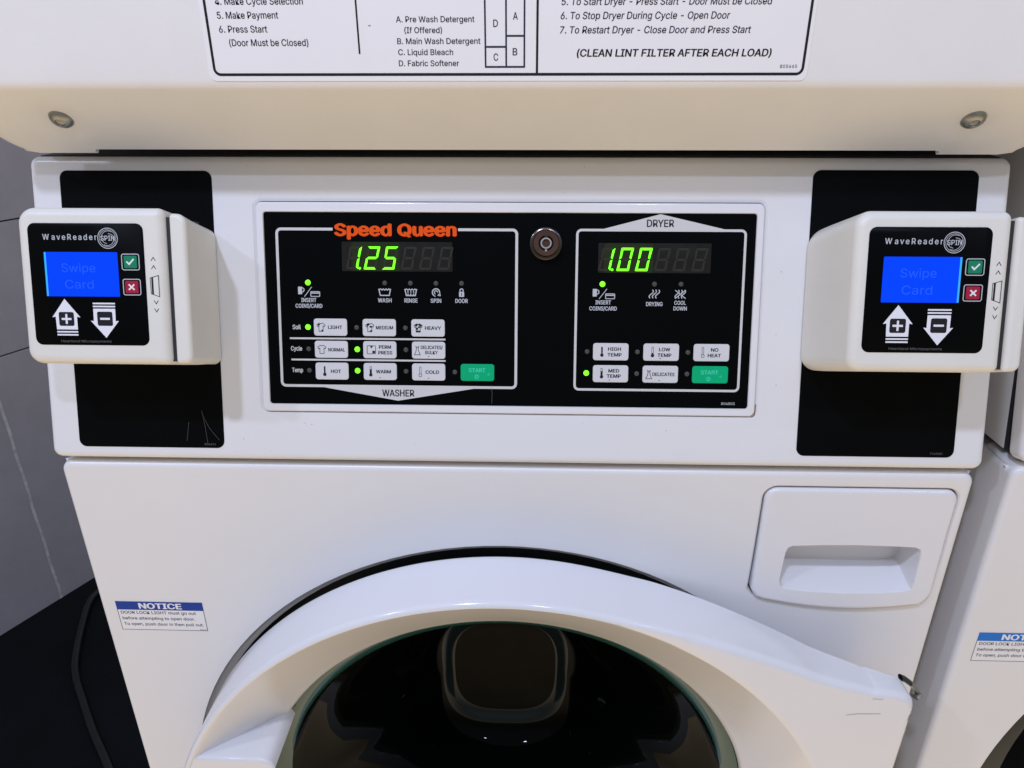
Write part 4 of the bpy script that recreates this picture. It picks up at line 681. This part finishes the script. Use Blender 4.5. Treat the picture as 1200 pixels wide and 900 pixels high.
for _ in range(60):               # soften the joint of ring and wing, keep the wing's corner
    Rs = [(Rs[i-1]+2*Rs[i]+Rs[(i+1) % len(Rs)])/4 if _ < 2 or math.radians(42) < ang[i] < math.radians(95) else Rs[i] for i in range(len(Rs))]
def dring(fn): return mb.ring([FR(DC[0]+r*math.cos(a), DC[1]+r*math.sin(a), h) for a, (r, h) in ((a, fn(a, R)) for a, R in zip(ang, Rs))])
rings.append(dring(lambda a, R: (min(R-2.5, 272), hback(a, R))))
rings.append(dring(lambda a, R: (R-2.5, hback(a, R))))
rings.append(dring(lambda a, R: (R-0.6, hback(a, R)+0.8)))
rings.append(dring(lambda a, R: (R, hback(a, R)+3)))
for k in range(0, 8):
    t = math.pi/2*k/7; rings.append(dring(lambda a, R: (R-6.5+6.5*math.cos(t) if R > 288 else R-4.2+4.2*math.cos(t), 54+6*math.sin(t) if R > 288 else 55.8+4.2*math.sin(t))))
rings.append(dring(lambda a, R: (min(R-7, 279.5), 60.0) if R > 288 else (276.8, 60.0)))
for r, h in ((275.2, 59.3), (273.6, 57.8), (250, 37.5), (228, 17.2), (222, 12.0), (219.2, 9.6), (218.0, 7.2), (217.6, 3), (217.6, -14)): rings.append(dring(lambda a, R: (r, h)))
for a, b in zip(rings, rings[1:]): mb.bridge(a, b, PLASTIC)
# hinge block that fills the dish at the left
hb = ccw([(-258.0, -241.5), (-200, -242.2), (-193, -246), (-190.5, -252)]+[(DC[0]+222*math.cos(math.radians(a)), DC[1]+222*math.sin(math.radians(a))) for a in (154, 162, 170, 178, 186, 194, 202)]+[(-200, -470), (-258, -472)]+[(DC[0]+277*math.cos(math.radians(a)), DC[1]+277*math.sin(math.radians(a))) for a in (204, 196, 188, 180, 172, 164)])
hr = [mb.ring([FR(u, v, h) for u, v in [(-225+(u+225)*(1-i/60), -357+(v+357)*(1-i/115)) for u, v in hb]]) for i, h in ((0, 4), (0, 56.5), (0.9, 58.6), (3.0, 59.4))]
for a, b in zip(hr, hr[1:]): mb.bridge(a, b, PLASTIC)
mb.face(hr[-1], PLASTIC)
mb.stroke(FR, [(255.8, -176.6), (264, -175.0), (274, -174.8), (281, -174.4)], 0.5, 60.15, SCUFF)
mb.stroke(FR, [(272, -159.4), (280, -159.8)], 0.4, 60.2, SCUFF)
door = part(mb, "door", angle=50)
# latch hook behind the wing
mb = MB()
pth = [Vector((0.3085, -0.029, -0.1690)), Vector((0.3125, -0.029, -0.1708)), Vector((0.3170, -0.030, -0.1740)), Vector((0.3215, -0.032, -0.1785)), Vector((0.3230, -0.034, -0.1815)), Vector((0.3190, -0.036, -0.1820))]
pr = None
for i, p in enumerate(pth):
    d = (pth[min(i+1, 5)]-pth[max(i-1, 0)]).normalized(); s1 = d.cross(Vector((0, 1, 0))).normalized(); s2 = d.cross(s1)
    rg = mb.ring([p+s1*0.0019*math.cos(t)+s2*0.0034*math.sin(t) for t in [2*math.pi*k/14 for k in range(14)]])
    if pr: mb.bridge(pr, rg, RUBBER if i < 3 else STEEL)
    pr = rg
mb.face(pr, STEEL); mb.build("latch_hook", door)
# glass bowl
mb = MB()
inner = [(217.0, 1.0), (214.5, 0.5), (210, -1.5), (205.5, -4.5), (202, -7), (198, -9.5), (191, -13), (180, -18), (168, -24.5), (156, -34.5), (144, -45.5), (132, -58), (121, -71), (111, -84), (103, -96), (97, -106.5), (92, -116), (88, -124), (84, -131), (79.5, -137), (74, -141), (69, -143), (65, -144), (62.5, -147), (59.0, -149), (56.5, -150), (40, -150.6), (0.5, -151)]
outer = [(0.5, -157), (40, -157), (66, -157), (82, -149), (96, -132), (108, -108), (128, -80), (154, -52), (180, -30), (200, -18), (214, -10), (217.0, -4)]
prv = None
for r, h in inner+outer:
    def bpt(a):
        q = max(0, min(1, (110-r)/40)); c, t = abs(math.cos(a)), abs(math.sin(a)); e = 2+1.1*q
        k = (c**e+t**e)**(-1/e)
        r2 = r+(42*max(0, math.sin(a))*math.sin(math.pi*min(1, max(0, -h/148))) if 60 < r < 199 else 0); r2 = min(r2, max(r, 203))
        return FR(DC[0]-5*q+r2*k*math.cos(a), DC[1]+9*q+r2*k*math.sin(a)*(1+0.13*q), h)
    rg = mb.ring([bpt(2*math.pi*k/128) for k in range(128)])
    if prv: mb.bridge(prv, rg, GLASSRIM if r > 200 else BASE if h > -151.5 and r < 56 else GLASSEDGE if h > -151.5 and r < 66 and h < -140 else SMOKED)
    else: first = rg
    prv = rg
mb.bridge(prv, first, GLASSRIM)
mb.build("glass_bowl", door, wn=False, angle=80)
# drum and rubber boot behind the glass
mb = MB(); prv = None
for r, h, m in ((277.5, -40, RUBBER), (262, -30, RUBBER), (246, -26, RUBBER), (238, -30, RUBBER), (236, -48, RUBBER), (244, -60, RUBBER), (246, -80, RUBBER), (240, -86, RUBBER), (236, -92, DRUM), (262, -100, DRUM), (275, -120, DRUM), (278, -420, DRUM), (268, -440, DRUM), (120, -452, DRUM), (110, -446, DRUM), (1, -446, DRUM)):
    rg = mb.ring([FR(DC[0]+r*math.cos(a), DC[1]+r*math.sin(a), h) for a in [2*math.pi*k/96 for k in range(96)]])
    if prv: mb.bridge(prv, rg, m)
    prv = rg
mb.face(prv, DRUM)
part(mb, "drum", wn=False)

# ------------------------------------------------------------------ neighbouring machine at the right, its door standing open
nb = copy_tree(root, skip=("door", "notice_label"))
nb.location = ROOT+Vector((0.7085, 0, 0.006)); nb["label"] = "white washer dryer partly cut off at the right edge, seen without a door"
notice("notice_label", nb, LOC+Vector((0, 0, -0.021)), BLUEPALE)

# ------------------------------------------------------------------ card readers
def reader(ucen, bright_left, label):
    base = PN(ucen, 118, 0)
    rt = thing("card_reader", label, "card reader", base, (-math.asin(PE.y), 0, 0), "card readers on the control panel")
    F = lambda u, v, h=0: LO(u, v-118, h)
    mb = MB()
    def loft(levels, cap0=False):
        pv = None
        for (u0, u1, v0, v1, r, h) in levels:
            uc, hw, k = 0.5, 57.0, max(0, h/58)
            rg = mb.ring([F(u, v+((1.2+2.6*(1-((u-uc)/hw)**2)) if v > 118 else -1.3*(1-((u-uc)/hw)**2))*k, h) for u, v in rrect(u0, v0, u1, v1, r, 14)])
            if pv: mb.bridge(pv, rg, CREAM)
            elif cap0: mb.face(rg, CREAM)
            pv = rg
        mb.face(pv, CREAM)
    def rounded(u0, u1, v0, v1, r, h, f, n=6):
        L = []
        for i, hh in fillet(f, h, n): L.append((u0+i, u1-i, v0+i, v1-i, tuple(max(x-i, 0.6) for x in r), hh))
        return L
    loft([(-55.5, 53.5, 73, 166, (11, 10, 14, 16), 0.6), (-54.8, 53.6, 74, 167, (10, 10, 14, 16), 13.5)])
    loft([(-57, 45.2, 71, 170.5, (11, 2, 4, 15), 0.7), (-56.2, 45.5, 72.2, 171.3, (10, 3, 4, 14), 13), (-53, 46, 75, 172.8, (9.5, 3, 3, 12), 36)]+rounded(-49.0, 46.2, 77.2, 174.2, (9, 4.5, 5, 10), 58, 6, 8))
    loft([(47.8, 54.6, 71, 167.0, (2.5, 6, 6, 2.5), 0.7), (47.8, 55.4, 72.6, 168.2, (2.5, 6.5, 6.5, 2.5), 13), (48.3, 57.8, 75, 170, (2.5, 6, 7, 2.5), 36)]+rounded(48.9, 59.8, 77.6, 171.6, (2.6, 5, 6, 3), 56.5, 3.2, 8))
    mb.prism(F, [(45.6, 78.8), (49.3, 78.8), (49.3, 171.0), (45.6, 171.0)], 14, 53.2, GAPSHADE)  # added dark filler, paints the shade inside the swipe slot
    # marks for the swipe direction
    for dv in (0, 5.2):
        mb.stroke(F, [(37.4, 138.2+dv), (38.9, 140.4+dv), (40.2, 138.2+dv)], 0.45, 58.08, BLACKINK)
        mb.stroke(F, [(37.9, 118.4-dv), (39.2, 116.2-dv), (40.6, 118.4-dv)], 0.45, 58.08, BLACKINK)
    mb.stroke(F, [(36.2, 132.6), (41.6, 134.2), (41.6, 120.8), (36.4, 122.6)], 0.4, 58.08, BLACKINK, closed=True)
    mb.flat(F, [(36.9, 132.6), (38.1, 132.9), (38.1, 122.0), (36.9, 122.4)], 58.1, BLACKINK)
    bd = mb.build("reader_body", rt, angle=45)
    mb = MB(); plate(mb, F, (-41, 89.4, 33.4, 166.6), 4.6, [(0, 57.5), (0, 58.2), (0.3, 58.4)], FASCIA); text(mb, F, "Heartland Micropayments", -24.2, 8.6, 91.2, 1.5, 58.46, FAINTINK)
    fp = mb.build("face_plate", rt, wn=False)
    H = 58.46
    mb = MB(); text(mb, F, "WaveReader", -31.4, 3.6, 156.2, 3.6, H, PALEINK, bold=0.012, space=1.35); mb.build("lettering", fp, smooth=False)
    mb = MB(); lu, lv = 10.6, 157.3
    mb.stroke(F, circ(lu, lv, 6.3, 36), 0.45, H, PALEINK, closed=True); mb.stroke(F, circ(lu, lv, 5.3, 36), 0.28, H, PALEINK, closed=True)
    mb.stroke(F, arc(lu+0.4, lv+0.2, 4.4, 60, 200, 12)+[(lu-2.6, lv-2.6), (lu-0.5, lv-3.4)], 0.3, H+.01, PALEINK); mb.stroke(F, arc(lu-0.4, lv-0.2, 4.4, 240, 380, 12)+[(lu+2.6, lv+2.4), (lu+0.4, lv+2.9)], 0.3, H+.01, PALEINK)
    text(mb, F, "SPIN", lu-4.6, lu+4.6, lv-1.5, 3.1, H+.03, PALEINK, bold=0.012); mb.build("emblem", fp, smooth=False)
    # plus arrow
    def arrow(pts, bx, up, stripes):
        mb = MB()
        mb.flat(F, ccw(pts), H, WHITEINK)
        mb.flat(F, rrect(*bx, 1.2, 4), H+.03, BLACKINK)
        uc, vc = (bx[0]+bx[2])/2, (bx[1]+bx[3])/2
        mb.flat(F, [(uc-3.2, vc-.65), (uc+3.2, vc-.65), (uc+3.2, vc+.65), (uc-3.2, vc+.65)], H+.06, WHITEINK)
        if up: mb.flat(F, [(uc-.65, vc-3.2), (uc+.65, vc-3.2), (uc+.65, vc+3.2), (uc-.65, vc+3.2)], H+.07, WHITEINK)
        for v, a, b in stripes: mb.stroke(F, [(a, v), (b, v)], 1.0, H, WHITEINK)
        o = mb.build("arrow_key", fp, smooth=False); o["label"] = "white up arrow key with a plus" if up else "white down arrow key with a minus"
    arrow([(-20.2, 119), (-29.0, 107.2), (-26.8, 107.6), (-26.5, 99.4), (-12.8, 99.4), (-12.8, 107.6), (-10.6, 107.2)], (-24.7, 101.7, -14.8, 110.6), True, [(97.9, -26.5, -12.8), (96.0, -26.5, -12.8)])
    arrow([(5.5, 94.2), (14.4, 105.2), (12.3, 104.9), (12.4, 112.9), (-1.9, 112.9), (-2.0, 104.9), (-4.0, 105.2)], (0.4, 101.9, 10.4, 111), False, [(114.3, -2, 12.5), (116.2, -2, 12.5)])
    # screen
    mb = MB(); mb.flat(F, rrect(-31.3, 120.6, 16.2, 148.6, 0.5, 3), H, SCREEN)
    e = (-31.3, -30.1) if bright_left else (15.0, 16.2)
    mb.flat(F, [(e[0], 120.8), (e[1], 120.8), (e[1], 148.4), (e[0], 148.4)], H+.03, SCREENED)
    text(mb, F, "Swipe", -20.6, 1.4, 136.0, 5.4, H+.03, SCREENTX, bold=-0.004); text(mb, F, "Card", -19.0, -0.4, 125.6, 5.4, H+.03, SCREENTX, bold=-0.004)
    mb.build("screen", fp, smooth=False)
    for (v0, m, tick) in ((137.6, KEYTEAL, True), (121.8, KEYRED, False)):
        mb = MB(); u0 = 18.8; u1 = 29.9; v1 = v0+9.9
        mb.stroke(F, rrect(u0, v0, u1, v1, 1.2, 4), 0.55, H, PALEINK, closed=True)
        plate(mb, F, (u0+1.3, v0+1.0, u1-1.3, v1-1.0), 0.8, [(0, 58.3), (0, 58.6), (0.3, 58.9)], m, seg=3)
        uc, vc = (u0+u1)/2, (v0+v1)/2
        if tick: mb.stroke(F, [(uc-2.3, vc+0.3), (uc-0.7, vc-1.4), (uc+2.4, vc+1.9)], 1.0, 58.95, WHITEINK)
        else:
            mb.stroke(F, [(uc-1.8, vc+1.7), (uc+1.8, vc-1.7)], 1.0, 58.95, WHITEINK); mb.stroke(F, [(uc+1.8, vc+1.7), (uc-1.8, vc-1.7)], 1.0, 58.97, WHITEINK)
        o = mb.build("key", fp, wn=False); o["label"] = "green key with a white tick" if tick else "red key with a white cross"
    return rt
reader(-264.0, True, "cream card reader with blue screen on the left black cover plate")
reader(263.0, False, "cream card reader with blue screen on the right black cover plate, beside the DRYER display")
